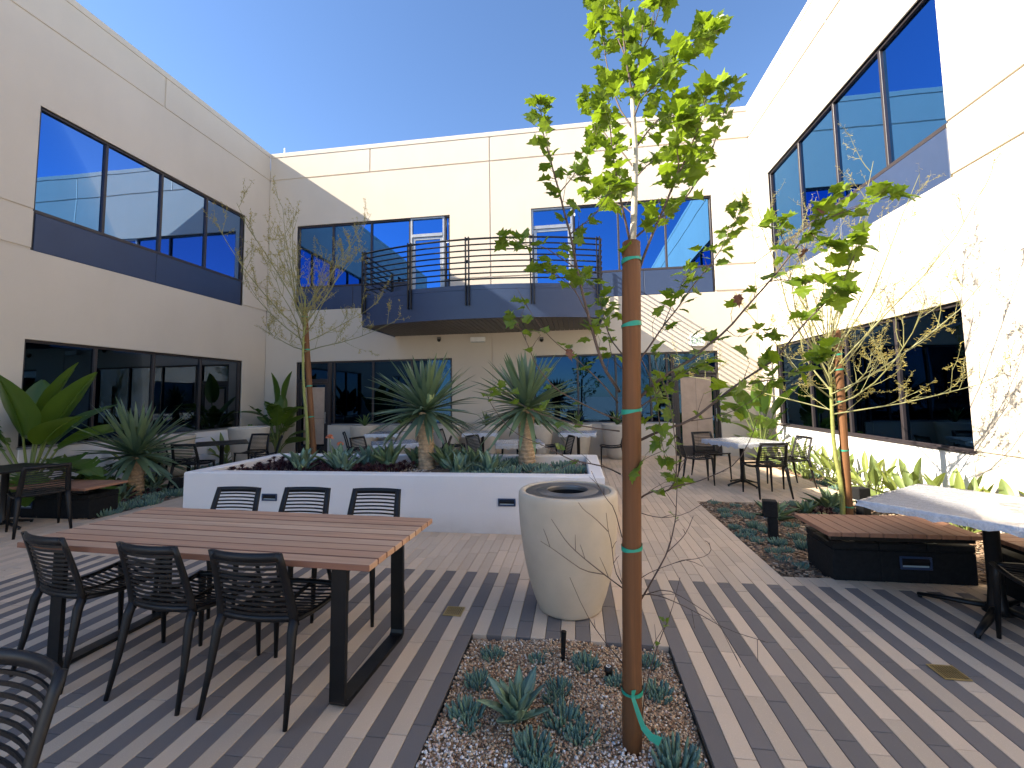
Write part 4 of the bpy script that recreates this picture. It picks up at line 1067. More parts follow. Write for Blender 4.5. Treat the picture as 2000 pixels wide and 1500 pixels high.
for i, (px, py) in enumerate(((300, 925), (318, 918), (335, 915), (350, 908), (362, 905), (382, 898), (400, 893))):
    q_ = gx_at = at(px, py, 8.0); chalk('low succulent under the left window, %s from the near end' % ORD[i], -8.35+.05*(i % 3), 7.3+i*.5, -.03, 1.9, 'succulents along the left wall')
# raised planter planting
zs = .54
for i, (px, y, sz, m_) in enumerate(((590, 5.75, .30, 0), (660, 5.9, .30, 1), (672, 5.5, .30, 0), (722, 6.1, .28, 0), (760, 6.0, .34, 1), (815, 6.25, .26, 1), (872, 6.1, .30, 1), (893, 5.5, .27, 0), (908, 6.0, .27, 0), (930, 6.1, .28, 1), (868, 6.3, .3, 1), (958, 5.6, .27, 0), (588, 5.45, .2, 0))):
    q_ = at(px, 900, y)
    sz *= 1.35
    agave(['grey green agave between the purple aeoniums of the raised planter', 'grey agave left of the middle yucca in the raised planter', 'agave with upright leaves at the front of the raised planter'][i % 3] if False else
          ('agave beside the staked tree in the raised planter' if i == 0 else 'small agave at the front rim below the staked tree' if i == 12 else 'grey green agave among the purple aeoniums of the raised planter, %s from the left' % ORD[{1: 0, 2: 1, 3: 2, 4: 3, 5: 4}[i]] if i < 6 else 'grey green agave by the raised planter yuccas, %s from the left' % ORD[{10: 0, 6: 1, 7: 2, 8: 3, 9: 4, 11: 5}[i]]), q_.x, y, zs, sz, 300+i, AG if m_ == 0 else AGG, 13, 'agaves in the raised planter', 35)
rs = random.Random(8)
for i in range(30):
    x = -4.6+2.25*(i+rs.random()*.7)/30; y = 5.3+rs.random()*1.0
    aeonium('dark purple aeonium clump in the raised planter, %s from the left' % ORD[i], x, y, zs, .95+rs.random()*.4, 'aeoniums in the raised planter')
for i in range(16):
    x = -1.5+1.55*(i+rs.random()*.6)/16; y = 5.35+rs.random()*1.1
    chalk('green chalk stick clump in the raised planter, %s from the middle yucca' % ORD[i], x, y, zs, 1.5+rs.random()*.5, 'chalk sticks in the raised planter')
o = thing('orange_flower', 'two orange flower heads on stems behind the raised planter', 'flower', (-4.35, 7.35, 0))
mb = MB(); mb.tube([(0, 0, 0), (.02, 0, .5), (0, 0, .83)], .008, 5); mb.tube([(.1, .05, 0), (.22, .02, .4), (.2, 0, .70)], .008, 5); mb.build('stem', M['stalk'], o)
for x, z in ((0, .84), (.2, .71)):
    mb = MB()
    for k in range(26):
        a = k*2.4; e = rs.uniform(-.2, 1.4); d = Vector((math.cos(a)*math.cos(e), math.sin(a)*math.cos(e), math.sin(e))); mb.tube([Vector((x, 0, z)), Vector((x, 0, z))+d*.07], [.006, .009], 4)
    mb.build('flower_head', M['orange'], o)

# ------------------------------------------------------------------ paddle leaved plants
def paddle(L, w, droop, fold, n=9, tear=None, rip=0, seed=0):
    rs = random.Random(seed); V = []; F = []
    for i in range(n+1):
        t = i/n; ww = w*math.sin(math.pi*min(1, (t*.94+.045))**.78)**.75; x = L*(t-.1*droop*t*t); z = -L*droop*t*t*.7
        wav = .02*math.sin(i*2.1+seed)
        V += [(x, ww, z+ww*(fold+wav)), (x, ww*.5, z+ww*fold*.42), (x, 0, z), (x, -ww*.5, z+ww*fold*.42), (x, -ww, z+ww*(fold-wav))]
    for i in range(n):
        a = i*5
        for k in range(4): F.append((a+k, a+k+1, a+6+k, a+5+k))
    mb = MB()
    if rip:                                           # split margin into strips as wind-torn leaves are
        for i in range(n):
            for sd in (0, 1):
                a = i*5+(0 if sd == 0 else 2); ids = [a, a+1, a+2] if sd == 0 else [a+2, a+1, a]
                lo = [Vector(V[i*5+k]) for k in ((0, 1, 2) if sd == 0 else (4, 3, 2))]; hi = [Vector(V[i*5+5+k]) for k in ((0, 1, 2) if sd == 0 else (4, 3, 2))]
                gp = rs.uniform(.04, .22); hi[0] = hi[0].lerp(lo[0], gp); dz = rs.uniform(-.05, .05)*L*rip
                lo[0].z += dz; hi[0].z += dz
                mb.add(lo+hi, [(0, 1, 4, 3), (1, 2, 5, 4)])
    else: mb.add(V, F)
    mb.tube([(-.05*L, 0, .0)]+[(V[i*5+2][0], 0, V[i*5+2][2]-.004) for i in range(n)], [.016*L*(1.1-.08*i) for i in range(n+1)], 5, False)
    return mb
PADB = [paddle(1, .22, .15, .35, seed=1).mesh('paddle_leaf', M['bop'], True), paddle(1, .24, .45, .25, seed=2).mesh('paddle_leaf', M['bop'], True),
        paddle(1, .21, .3, .2, 12, rip=1, seed=3).mesh('paddle_leaf', M['bop'], True), paddle(1, .23, .7, .3, 11, rip=.6, seed=4).mesh('paddle_leaf', M['bop'], True)]
PADS = [paddle(1, .15, .1, .5, 8, seed=5).mesh('leaf', M['shrub'], True), paddle(1, .17, .35, .4, 8, seed=6).mesh('leaf', M['shrub'], True), paddle(1, .13, .15, .6, 8, seed=7).mesh('leaf', M['shrub'], True)]
def paddles(name, label, x, y, z, leaves, meshes, group=None):
    """leaves: (azimuth, stalk height, stalk lean, leaf length, leaf elevation, mesh index)"""
    o = thing(name, label, 'plant', (x, y, z), 0, group)
    st = MB()
    for az, h, lean, L, el, k in leaves:
        d = Vector((math.cos(az), math.sin(az), 0)); p1 = d*(lean*.35)+Vector((0, 0, h*.55)); p2 = d*lean+Vector((0, 0, h))
        st.tube([d*.03, p1, p2], [.017*L+.006, .013*L+.005, .009*L+.004], 6, False)
        inst('leaf', meshes[k % len(meshes)], o, mat=Matrix.Translation(p2) @ orient(az, el, random.Random(az*9+h).uniform(-.5, .5)) @ Matrix.Diagonal((L, L, L, 1)))
    st.build('stalk', M['stalk'], o, True); return o
def pl_leaves(seed, n, h, L, lean=.3, emin=20, emax=80, az0=0, azr=6.28, bias=None):
    rs = random.Random(seed); out = []
    for i in range(n):
        t = (i+.5)/n; az = az0+rs.uniform(-azr/2, azr/2) if azr < 6 else i*2.4+rs.uniform(-.3, .3)
        out.append((az, h*(.35+.65*t)*rs.uniform(.9, 1.08), lean*(1.1-.6*t)*rs.uniform(.7, 1.3), L*rs.uniform(.8, 1.1), R(emin+(emax-emin)*t+rs.uniform(-12, 12)), rs.randrange(9)))
    return out
# big plant at the left edge, leaves placed towards the open side
lv = [(.15, 1.05, .25, .95, R(68), 0), (-.25, .95, .35, .85, R(48), 1), (.35, 1.15, .1, .9, R(80), 0), (-.9, 1.1, .3, .9, R(62), 0), (-1.6, 1.0, .3, .95, R(60), 2), (.1, .55, .4, .95, R(12), 3), (-.15, .72, .45, .9, R(8), 2), (.55, .40, .35, .8, R(5), 2),
      (-2.2, .9, .3, .9, R(55), 1), (2.4, 1.0, .2, .9, R(70), 0), (1.4, .9, .25, .85, R(60), 1), (.7, .85, .3, .8, R(40), 1), (-.6, .5, .4, .8, R(20), 3), (-1.1, .35, .4, .7, R(25), 1)]
paddles('bird_of_paradise', 'huge paddle leaved plant at the left edge, some leaves torn and browning', -8.3, 5.7, -.03, [(a, h*1.0, l, L*1.28, e-.12, k) for a, h, l, L, e, k in lv], PADB, 'giant paddle leaved plants')
paddles('bird_of_paradise', 'tall paddle leaved plant in the far left corner beside the dark door', -7.95, 10.9, -.03, [(.5, 1.55, .15, .80, R(84), 0), (-1.8, 1.5, .1, .8, R(86), 0), (-.3, 1.25, .28, .72, R(22), 1), (-1.2, 1.3, .3, .7, R(28), 1), (-2.4, 1.1, .3, .7, R(30), 1), (2.5, 1.0, .2, .7, R(50), 1)]+pl_leaves(41, 16, 1.1, .75, .3, 10, 65), PADB, 'giant paddle leaved plants')
paddles('bird_of_paradise', 'sunlit paddle leaved plant in the far right corner beside the exit door', 3.98, 10.45, -.03, [(-1.9, 1.15, .3, .8, R(70), 0), (-1.2, 1.1, .2, .8, R(80), 0), (-2.6, 1.2, .35, .75, R(60), 1), (-.8, 1.1, .3, .8, R(55), 0), (3.3, 1.0, .3, .7, R(50), 1), (-1.6, .8, .35, .7, R(30), 2), (-2.2, .6, .3, .6, R(25), 2)]+pl_leaves(42, 8, .9, .6, .3, 15, 75), PADB, 'giant paddle leaved plants')
# leafy row along the right wall
slab_ = [(4.10, 10.0), (4.15, 9.3), (4.05, 8.75), (4.18, 8.2), (4.08, 7.7), (4.15, 7.2), (4.0, 6.75), (4.2, 6.45), (4.02, 6.05), (4.2, 5.7), (3.98, 5.35), (4.18, 5.0), (4.15, 4.5), (4.2, 4.1)]
for i, (x, y) in enumerate(slab_):
    w = 'farthest, next to the corner plant' if i == 0 else 'second from the far corner' if i == 1 else 'nearest the right edge of the picture' if i == 13 else None
    paddles('leafy_shrub', ('broad leaved shrub on the sunlit wall strip, '+w) if w else 'broad leaved shrub under the right window, %s from the far corner' % ORD[i], x, y, -.03, pl_leaves(60+i, 12, .40 if i < 12 else .5, .33, .26, 15, 82), PADS, 'broad leaved shrubs along the right wall')
for i, (x, y) in enumerate(((-8.5, 7.5), (-8.45, 9.7), (-7.7, 5.75))):
    paddles('leafy_shrub', ['dark leafy shrub behind the left yucca', 'leafy shrub by the wide pot at the left wall', 'low leafy shrub behind the left bench'][i], x, y, -.03, pl_leaves(90+i, 10, .4, .4, .22, 10, 75), PADS, 'shrubs along the left wall')

# ------------------------------------------------------------------ stakes with ties
def stake(label, pts, r, tie_z, loose=False, fade=False):
    """round wooden stake with green tape ties; pts bottom and top in world space"""
    a, b = Vector(pts[0]), Vector(pts[1]); o = thing('tree_stake', label, 'stake', a)
    d = b-a; n = 14; mb = MB()
    P = [d*(i/n) for i in range(n+1)]; mb.tube(P+[d*(1+.006/d.length)], [r*(1+.02*math.sin(i*1.7)) for i in range(n+1)]+[r*.8], 20); mb.build('pole', M['stake'], o, True)
    for z in tie_z:
        t = (z-a.z)/d.z; c = d*t; mb = MB(); k = 22
        for i in range(k+1):
            an = 2*math.pi*i/k; rr = r*1.07+.0015; w = .009+.003*math.sin(an*2+z*9)
            for s in (-1, 1): mb.v.append((c.x+rr*math.cos(an), c.y+rr*math.sin(an), c.z+s*w+.006*math.sin(an+z)))
        mb.f = [(2*i, 2*i+2, 2*i+3, 2*i+1) for i in range(k)]; mb.build('tie', M['tie'], o, True)
    return o, a, d
SY = 2.13
s0 = Vector((.205, SY, -.05)); s1 = at(1233, 474, SY); s1.y = SY
big, _, _ = stake('thick round wooden stake tied to the foreground sycamore', (s0, s1), .043, [at(1233, y, SY).z for y in (510, 635, 802, 1068, 1345)])
tp = MB(); rib = []
for px, py, y in ((1238, 1348, 2.08), (1236, 1362, 2.075), (1246, 1392, 2.06), (1256, 1420, 2.05), (1272, 1440, 2.04), (1290, 1449, 2.04)):
    q_ = at(px, py, y)-s0; rib.append(q_)
rib[-1].z = max(rib[-1].z, .065)
for i, q_ in enumerate(rib):
    w = .010*(1-.3*abs(math.sin(i*1.3))); dx = Vector((w, .004, .003*i)); tp.v += [tuple(q_-dx), tuple(q_+dx)]
tp.f = [(2*i, 2*i+1, 2*i+3, 2*i+2) for i in range(len(rib)-1)]; tp.build('loose_tape', M['tie'], big)

# ------------------------------------------------------------------ foreground sycamore
rs = random.Random(77)
syc = thing('sycamore_tree', 'young sycamore with fresh lobed leaves and bare low twigs, tied to a stake', 'tree', (.25, SY+.075, -.03)); S0 = syc.location.copy()
tr = MB(); TY = SY+.075
tpts = [at(px, py, TY)-S0 for px, py in ((1236, 470), (1239, 400), (1241, 300), (1237, 225), (1234, 180))]
tr.tube([Vector((0, 0, -.02)), Vector((-.005, 0, .6)), Vector((.004, 0, 1.3))]+tpts, [.024, .022, .020, .0165, .0155, .0135, .0115, .0105], 10); tr.build('trunk', M['trunk'], syc, True)
BR_ = []   # (points px, tip depth offset, r0, leafiness, leaf size)
def br(pts, dy, r0, leafy=0.0, ls=1.0, up=None): BR_.append((pts, dy, r0, leafy, ls))
br([(1210, 765), (1200, 750), (1180, 720), (1165, 675), (1150, 620), (1135, 562), (1127, 525), (1114, 457), (1100, 407), (1094, 380), (1082, 340), (1072, 297), (1062, 270), (1059, 232), (1055, 212)], -.35, .0085, .55, .85)
br([(1230, 470), (1221, 430), (1212, 390), (1206, 355), (1200, 325), (1192, 260), (1190, 212), (1187, 175)], -.25, .007, .9, 1.0)
br([(1240, 560), (1250, 520), (1275, 455), (1297, 405), (1317, 357), (1335, 320), (1350, 285), (1360, 260), (1370, 230), (1378, 190)], -.3, .008, .9, 1.1)
br([(1317, 357), (1327, 325), (1322, 290), (1322, 255), (1330, 235)], -.2, .004, .9, 1.0)
br([(1243, 462), (1275, 435), (1300, 420), (1338, 390), (1370, 340), (1390, 297), (1402, 257), (1415, 217), (1429, 172)], .25, .006, .8, .95)
br([(1114, 457), (1135, 440), (1155, 427), (1175, 400), (1195, 362)], -.1, .0035, 1.0, 1.0)
br([(1094, 375), (1115, 350), (1132, 325), (1160, 277), (1172, 240)], .1, .0035, 1.0, .95)
br([(1241, 290), (1270, 250), (1292, 227), (1320, 225), (1345, 210)], .2, .005, 1.0, 1.1)
br([(1236, 235), (1252, 192), (1282, 165), (1310, 140), (1330, 120)], -.2, .005, 1.0, 1.1)
br([(1246, 196), (1285, 160), (1310, 150)], .1, .003, .8, 1.0)
br([(1252, 124), (1300, 111), (1339, 97), (1370, 78), (1385, 60)], .15, .005, 1.1, 1.15)
br([(1234, 180), (1228, 145), (1222, 112), (1215, 50), (1210, 0), (1207, -60)], -.1, .0075, 1.0, .95)
br([(1234, 180), (1240, 165), (1246, 150), (1253, 75), (1258, 20), (1262, -70)], .1, .008, 1.1, 1.05)
br([(1222, 112), (1200, 60), (1180, 20), (1165, -20)], .2, .004, .9, 1.0)
br([(1248, 110), (1275, 60), (1290, 10), (1300, -40)], -.25, .004, 1.0, 1.05)
br([(1235, 250), (1205, 205), (1185, 130), (1176, 60), (1160, 10)], .25, .005, .8, .95)
br([(1240, 330), (1210, 290), (1185, 270), (1165, 225), (1150, 190)], .35, .0045, 1.0, 1.0)
br([(1240, 350), (1265, 320), (1300, 300), (1340, 300)], .4, .004, 1.0, 1.0)
br([(1238, 420), (1215, 400), (1180, 395), (1150, 375)], .4, .004, .9, .95)
br([(1246, 780), (1275, 752), (1310, 725), (1355, 700), (1375, 680), (1420, 645), (1462, 595), (1503, 550), (1545, 497), (1580, 452), (1601, 413), (1617, 389)], -.15, .0085, .55, 1.0)
br([(1594, 431), (1620, 425), (1650, 413), (1702, 396), (1741, 382)], -.1, .0038, 1.0, 1.1)
br([(1503, 550), (1530, 545), (1570, 555), (1600, 548), (1640, 560)], -.2, .003, 1.0, 1.05)
br([(1545, 497), (1530, 470), (1515, 440)], -.1, .0025, 1.0, .95)
br([(1580, 452), (1600, 470), (1620, 485)], -.2, .0025, 1.0, .9)
br([(1246, 862), (1287, 842), (1350, 822), (1390, 790), (1440, 750), (1490, 717), (1517, 700), (1562, 641), (1604, 599), (1640, 564), (1660, 518), (1681, 473)], -.3, .0075, .6, 1.05)
br([(1440, 750), (1490, 745), (1530, 738), (1580, 712), (1600, 700)], -.3, .003, 1.0, 1.0)
br([(1350, 822), (1400, 815), (1450, 795), (1500, 760)], -.1, .003, .6, .9)
br([(1420, 645), (1440, 660), (1475, 648), (1500, 650)], -.1, .0022, .5, .8)
br([(1247, 705), (1270, 675), (1295, 637), (1325, 600), (1350, 562), (1375, 532), (1400, 500), (1430, 450), (1450, 410)], .25, .005, .85, .95)
br([(1295, 637), (1310, 600), (1330, 560), (1340, 530)], .1, .0028, .7, .8)
br([(1247, 797), (1275, 778), (1300, 750), (1330, 725), (1370, 712)], .1, .004, 1.0, 1.15)
br([(1246, 690), (1262, 720), (1280, 760), (1285, 800), (1290, 850), (1298, 890)], -.15, .0035, .8, .9)
br([(1207, 787), (1175, 747), (1135, 710), (1115, 692), (1082, 667), (1055, 637), (1025, 592)], -.15, .0042, .35, .7)
br([(1210, 820), (1185, 812), (1120, 780), (1085, 760), (1047, 715), (1032, 675), (1015, 640), (1000, 617)], -.3, .0042, .3, .7)
br([(1210, 842), (1150, 835), (1100, 822), (1045, 805), (1000, 780), (985, 765)], -.25, .004, .35, .7)
br([(1212, 926), (1188, 914), (1166, 908), (1124, 900), (1112, 897), (1062, 870), (1000, 845), (965, 800), (950, 770)], -.2, .0045, .05, .7)
br([(1124, 900), (1090, 918), (1050, 925), (1030, 920)], -.25, .0022, 0)
br([(1214, 690), (1190, 660), (1175, 600), (1160, 555), (1130, 540)], .2, .004, 1.0, .95)
br([(1214, 720), (1195, 700), (1185, 640), (1190, 600)], .3, .003, 1.0, .9)
br([(1150, 620), (1120, 560), (1085, 535), (1060, 530)], -.3, .003, .7, .8)
br([(1127, 525), (1090, 500), (1060, 480), (1020, 478), (995, 462)], -.25, .003, .9, .8)
br([(1247, 976), (1260, 966), (1280, 958), (1296, 961), (1310, 954), (1320, 936), (1322, 900), (1318, 860), (1312, 800), (1292, 740), (1275, 690)], -.3, .0048, .35, .8)
br([(1296, 961), (1324, 948), (1356, 943), (1400, 926), (1440, 905), (1470, 850), (1478, 820)], -.25, .004, .0)
br([(1249, 1176), (1260, 1158), (1286, 1112), (1304, 1078), (1312, 1050), (1320, 1012), (1321, 985), (1323, 940), (1320, 905)], -.2, .0045, .04, .4)
br([(1304, 1078), (1328, 1056), (1342, 1038), (1354, 1008)], -.1, .0025, 0)
br([(1250, 1164), (1264, 1160), (1290, 1164), (1324, 1178), (1360, 1196), (1420, 1230), (1500, 1255)], -.3, .0032, 0)
br([(1264, 1160), (1300, 1150), (1340, 1170), (1400, 1210), (1440, 1290)], -.35, .0025, 0)
br([(1215, 1148), (1180, 1122), (1130, 1082), (1106, 1058), (1094, 1040), (1077, 1014)], -.2, .0036, 0)
br([(1180, 1122), (1140, 1115), (1110, 1094), (1080, 1072), (1056, 1057)], -.3, .0028, 0)
br([(1215, 1140), (1200, 1114), (1194, 1058), (1188, 1038), (1184, 1002)], -.25, .003, 0)
br([(1188, 1038), (1160, 1010), (1140, 996), (1130, 982)], -.3, .002, 0)
br([(1215, 1050), (1200, 992), (1184, 974), (1166, 944), (1155, 920)], -.25, .0028, 0)
br([(1220, 1300), (1170, 1240), (1140, 1190), (1113, 1128)], -.3, .0028, 0)
br([(1247, 1000), (1270, 1008), (1300, 1012), (1340, 1004), (1370, 985), (1390, 975)], -.2, .0022, 0)
br([(1250, 1130), (1275, 1115), (1330, 1095), (1370, 1090), (1390, 1078), (1385, 1060)], -.25, .002, 0)
br([(1250, 1440), (1262, 1330), (1290, 1245), (1310, 1200), (1328, 1128)], -.25, .003, 0)
br([(1247, 1420), (1260, 1300), (1275, 1260), (1300, 1220)], -.2, .002, .02, .4)
LEAFSPOTS = []
def smooth(P, k=2):
    for _ in range(k):
        Q = [P[0]]
        for a, b in zip(P[:-1], P[1:]): Q += [a*.75+b*.25, a*.25+b*.75]
        P = Q+[P[-1]]
    return P
for bi, (pts, dy, r0, leafy, ls) in enumerate(BR_):
    n = len(pts); P = []
    root = TY if abs(pts[0][0]-1235) < 32 else None
    if root is None:                                   # side shoots start at the depth of the branch they leave
        best = min(((abs(q_[0]-pts[0][0])+abs(q_[1]-pts[0][1]), dep) for prev in BR_[:bi] for q_, dep in zip(prev[0], DEP[id(prev)])), default=(0, TY)) if bi else (0, TY)
        root = best[1]
    DEP = globals().setdefault('DEP', {})
    dep = [root+dy*(i/(n-1))**1.1 for i in range(n)]; DEP[id(BR_[bi])] = dep
    P = [at(px, py, y)-S0 for (px, py), y in zip(pts, dep)]
    PS = smooth(P, 1); m_ = len(PS)
    mb = MB(); mb.tube(PS, [max(.0011, r0*(1-.78*i/(m_-1))) for i in range(m_)], 6, True); 
    L = sum((b-a).length for a, b in zip(PS[:-1], PS[1:]))
    # side twigs and buds
    for i in range(2, m_-1):
        if rs.random() < .28:
            t_ = (PS[i+1]-PS[i-1]).normalized(); sd = Vector((rs.uniform(-1, 1), rs.uniform(-1, 1), rs.uniform(-.2, 1))).normalized()
            d = (t_*.7+sd*.7).normalized(); l = rs.uniform(.04, .13)*(1 if leafy else .8); e = PS[i]+d*l
            mb.tube([PS[i], PS[i]+d*l*.5+Vector((0, 0, .004)), e], [.0016, .0013, .0009], 5)
            if leafy and rs.random() < leafy: LEAFSPOTS.append((e, d, ls, .9))
    mb.build('branch', M['bark'], syc, True)
    if leafy:
        cnt = int(L*leafy*(58 if pts[-1][1] < 330 else 38))+3
        for k in range(cnt):
            t = 1-(rs.random()**1.35)*.78; f = t*(m_-1); i = min(int(f), m_-2); p = PS[i].lerp(PS[i+1], f-i); d = (PS[i+1]-PS[i]).normalized()
            LEAFSPOTS.append((p, d, ls, rs.uniform(.5, 1.0)))
        for k in range(3): LEAFSPOTS.append((PS[-1], (PS[-1]-PS[-2]).normalized(), ls, rs.uniform(.35, .8)))
def maple(fold, cup, seed):
    """five-lobed toothed leaf; stem at the origin, tip along +x"""
    rr = random.Random(seed)
    half = [(0, 0), (-.06, .14), (-.16, .30), (-.02, .34), (.06, .52), (.20, .42), (.30, .40), (.46, .62), (.52, .44), (.62, .30), (.80, .24), (.82, .12), (1.06, 0)]
    up = [(x, y*rr.uniform(.92, 1.08)) for x, y in half]; lo = [(x, -y*rr.uniform(.92, 1.08)) for x, y in half[1:-1]]
    f = lambda x, y: (x, y, abs(y)*fold-cup*(x*x+.8*y*y)+.03*math.sin(x*9+y*7+seed))
    mid = [(0, 0), (.28, 0), (.58, 0)]
    V = [f(*p) for p in up]+[f(*p) for p in lo]; nu = len(up); c1 = len(V); V += [f(.26, 0), f(.60, 0), f(.22, .2), f(.22, -.2)]
    F = []
    def fan(idx, A, B, Wg):
        # idx: base ... tip outline on one side; Wg lobe centre
        seq = idx
        for a, b in zip(seq[0:5], seq[1:6]): F.append((Wg, a, b))
        F.append((Wg, seq[5], A)); F.append((seq[0], Wg, A))
        for a, b in zip(seq[5:9], seq[6:10]): F.append((A, a, b))
        F.append((A, seq[9], B))
        for a, b in zip(seq[9:12], seq[10:13]): F.append((B, a, b))
    U = list(range(nu)); Lw = [0]+list(range(nu, nu+len(lo)))+[nu-1]
    fan(U, c1, c1+1, c1+2); fan(Lw, c1, c1+1, c1+3)
    mb = MB(); mb.add(V, F); mb.tube([(-.55, 0, -.10), (-.25, 0, -.02), (0, 0, 0)], .018, 3, False); return mb
LM = [maple(*a) for a in ((.25, .15, 1), (.55, .05, 2), (.1, .4, 3), (.4, .3, 4), (.8, .1, 5), (-.1, .25, 6))]
LMM = [x.mesh('sycamore_leaf', M['syc'], False) for x in LM]
def leaf_mat(p, d, size):
    up = Vector((rs.gauss(0, .45), rs.gauss(0, .45), 1)).normalized()
    out = (d*.5+Vector((rs.uniform(-1, 1), rs.uniform(-1, 1), rs.uniform(-.55, .5)))).normalized(); x = out; z = (up-x*up.dot(x)).normalized(); y = z.cross(x)
    pos = p+x*size*.55; mt = Matrix.Identity(4)
    for i in range(3): mt[i][0], mt[i][1], mt[i][2], mt[i][3] = x[i], y[i], z[i], pos[i]
    return mt @ Matrix.Diagonal((size, size, size, 1))
spots = []
for p, d, ls, k in LEAFSPOTS: spots.append((leaf_mat(p, d, .080*ls*k), rs.randrange(6), ls*k))
spots.sort(key=lambda q_: -q_[2]); rest = MB()
for i, (mt, k, s) in enumerate(spots):
    if i < 300: inst('leaf', LMM[k], syc, mat=mt)
    else: rest.add([mt @ Vector(p) for p in LM[k].v], LM[k].f)
if rest.f: stuff(rest.build('small_leaves', leaf('sycamore_small_leaf', (.095, .155, .016), .38, .42, .3, island=True), syc))
for px, py, y in ((1440, 577, 2.0), (1572, 487, 1.95), (1602, 405, 2.05), (1112, 683, 1.95)):
    p = at(px, py, y)-S0; mb = MB(); m0 = LM[2]; mt = Matrix.Translation(p) @ Euler((rs.uniform(0, 3), 1.2, rs.uniform(0, 6))).to_matrix().to_4x4() @ Matrix.Diagonal((.04, .04, .04, 1))
    mb.add([mt @ Vector((v[0], v[1], v[2]*3)) for v in m0.v], m0.f); o = mb.build('dead_leaf', M['tissue'], syc); o['label'] = 'shrivelled brown leaf'

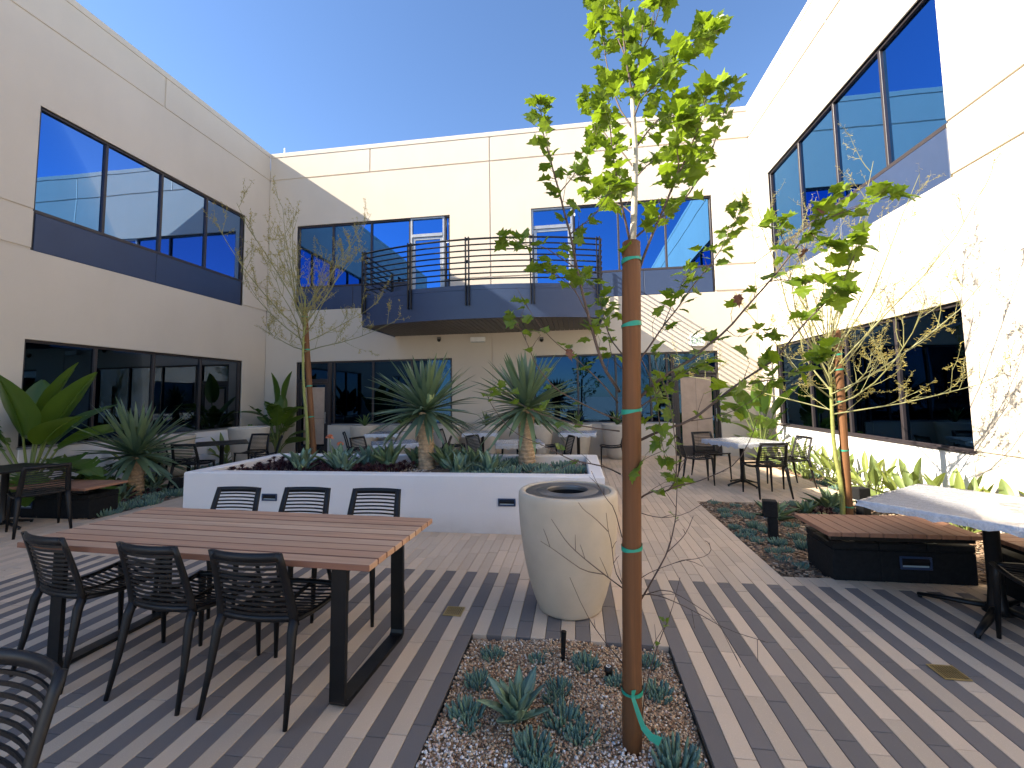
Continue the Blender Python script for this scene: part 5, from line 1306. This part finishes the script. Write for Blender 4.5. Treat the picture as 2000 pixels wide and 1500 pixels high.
# ------------------------------------------------------------------ palo verde trees
def paloverde(label, base, fork, rad, top, seed, nl, lab_st, st_pts, st_r, ties, droop=.0, group='young palo verde trees', twigf=1.0, up_n=.7):
    rr = random.Random(seed); o = thing('palo_verde_tree', label, 'tree', base, 0, group); B = Vector(base)
    F0 = Vector(fork)-B
    tk = MB(); pts = [Vector((0, 0, -.03)), F0*.3+Vector((.03, 0, 0)), F0*.62+Vector((-.02, 0, 0)), F0, F0+Vector((.02, .02, .35)), F0+Vector((.0, .03, .8))]
    tk.tube(smooth(pts, 1), [.03-.0018*i for i in range(len(smooth(pts, 1)))], 9); tk.build('trunk', M['paloverde'], o, True)
    crown = MB(); fol = MB()
    def leaflets(p, d, n):
        for k in range(n):
            s = (d*rr.uniform(.1, .6)+Vector((rr.gauss(0, 1), rr.gauss(0, 1), rr.gauss(0, .8))).normalized()).normalized(); l = rr.uniform(.018, .045); q_ = p+d*rr.uniform(-.02, .03); w = s.orthogonal()*.0028
            fol.add([q_-w*.4, q_+w*.4, q_+s*l+w, q_+s*l-w], [(0, 1, 2, 3)])
    def twig(p, d, l, r, lvl, up):
        n = 5; P = [p]; q_ = p.copy(); dd = d.copy()
        for i in range(n):
            dd = (dd+Vector((rr.gauss(0, .10), rr.gauss(0, .10), up+rr.gauss(0, .08)))).normalized(); q_ = q_+dd*l/n; P.append(q_.copy())
        crown.tube(P, [max(.0012, r*(1-.72*i/n)) for i in range(n+1)], 4 if lvl else 5, False)
        return P
    for i in range(nl):
        t = i/nl; az = i*2.39996+rr.uniform(-.3, .3); st = F0+Vector((0, 0, -.15+.75*t)); el = R(12+58*t+rr.uniform(-8, 8))
        d = Vector((math.cos(az)*math.cos(el), math.sin(az)*math.cos(el), math.sin(el))); L = rad*(1.3-.05*t)*rr.uniform(.85, 1.12)+(top-F0.z)*.35*t
        P = twig(st, d, L, .010, 0, .05+.07*t)
        for j in range(1, 6):
            for s in range(max(1, round((3 if j > 1 else 1)*twigf))):
                a = P[j-1].lerp(P[j], rr.random()); dd = (P[j]-P[j-1]).normalized(); sd = Vector((rr.gauss(0, 1), rr.gauss(0, 1), rr.gauss(.25, .6))).normalized()
                e = (dd*.75+sd*.75).normalized(); l2 = rr.uniform(.25, .62)*rad*.62; Q = twig(a, e, l2, .0042, 1, .16-droop)
                for k in range(2, 6):
                    if rr.random() < .7: leaflets(Q[k], (Q[k]-Q[k-1]).normalized(), 4)
                    if rr.random() < .75*twigf:
                        e2 = ((Q[k]-Q[k-1]).normalized()*.8+Vector((rr.gauss(0, .6), rr.gauss(0, .6), rr.gauss(.2, .5)))).normalized()
                        T_ = twig(Q[k], e2, rr.uniform(.10, .30), .0028, 2, .12)
                        for w in range(1, 6):
                            if rr.random() < .85: leaflets(T_[w], (T_[w]-T_[w-1]).normalized(), 4)
                leaflets(Q[-1], (Q[-1]-Q[-2]).normalized(), 7)
    for i in range(int(nl*up_n)):                      # long upright shoots
        az = rr.uniform(0, 6.28); q0 = F0+Vector((0, 0, rr.uniform(.2, .8))); d = Vector((math.cos(az)*.42, math.sin(az)*.42, 1)).normalized()
        P = twig(q0, d, (top-q0.z)*rr.uniform(.7, 1.05) if top > q0.z+.4 else .6, .007, 0, .06)
        for j in range(2, 6):
            if rr.random() < .8: leaflets(P[j], Vector((0, 0, 1)), 8)
            Q = twig(P[j], (Vector((rr.gauss(0, 1), rr.gauss(0, 1), 1.0))).normalized(), rr.uniform(.15, .4), .003, 2, .1)
            for w in range(2, 6): leaflets(Q[w], (Q[w]-Q[w-1]).normalized(), 3)
    crown.build('crown', M['twig'], o); stuff(fol.build('fine_leaves', M['palo_leaf'], o))
    stake(lab_st, st_pts, st_r, ties); return o
M['palo_leaf'] = leaf('palo_verde_leaflet', (.24, .205, .06), .3, .5, .25, island=True)
paloverde('young palo verde with a wide airy crown growing from the raised planter', (-4.30, 6.62, .53), (-4.42, 6.62, 2.45), 1.25, 3.75, 12, 15,
          'wooden stake tied to the palo verde in the raised planter', ((-4.23, 6.70, .50), (-4.46, 6.70, 3.07)), .045, (.62, 1.25, 1.75, 2.35, 2.9), twigf=.8, up_n=.5)
paloverde('sunlit palo verde beside the right bench, its shadow on the wall', (3.03, 5.75, -.03), (3.00, 5.75, 1.42), 1.30, 3.65, 31, 16,
          'wooden stake tied to the sunlit palo verde at the right', ((3.115, 5.77, -.04), (3.115, 5.77, 2.27)), .044, (.2, .85, 1.42, 1.80, 1.98, 2.14), .02, twigf=.75)
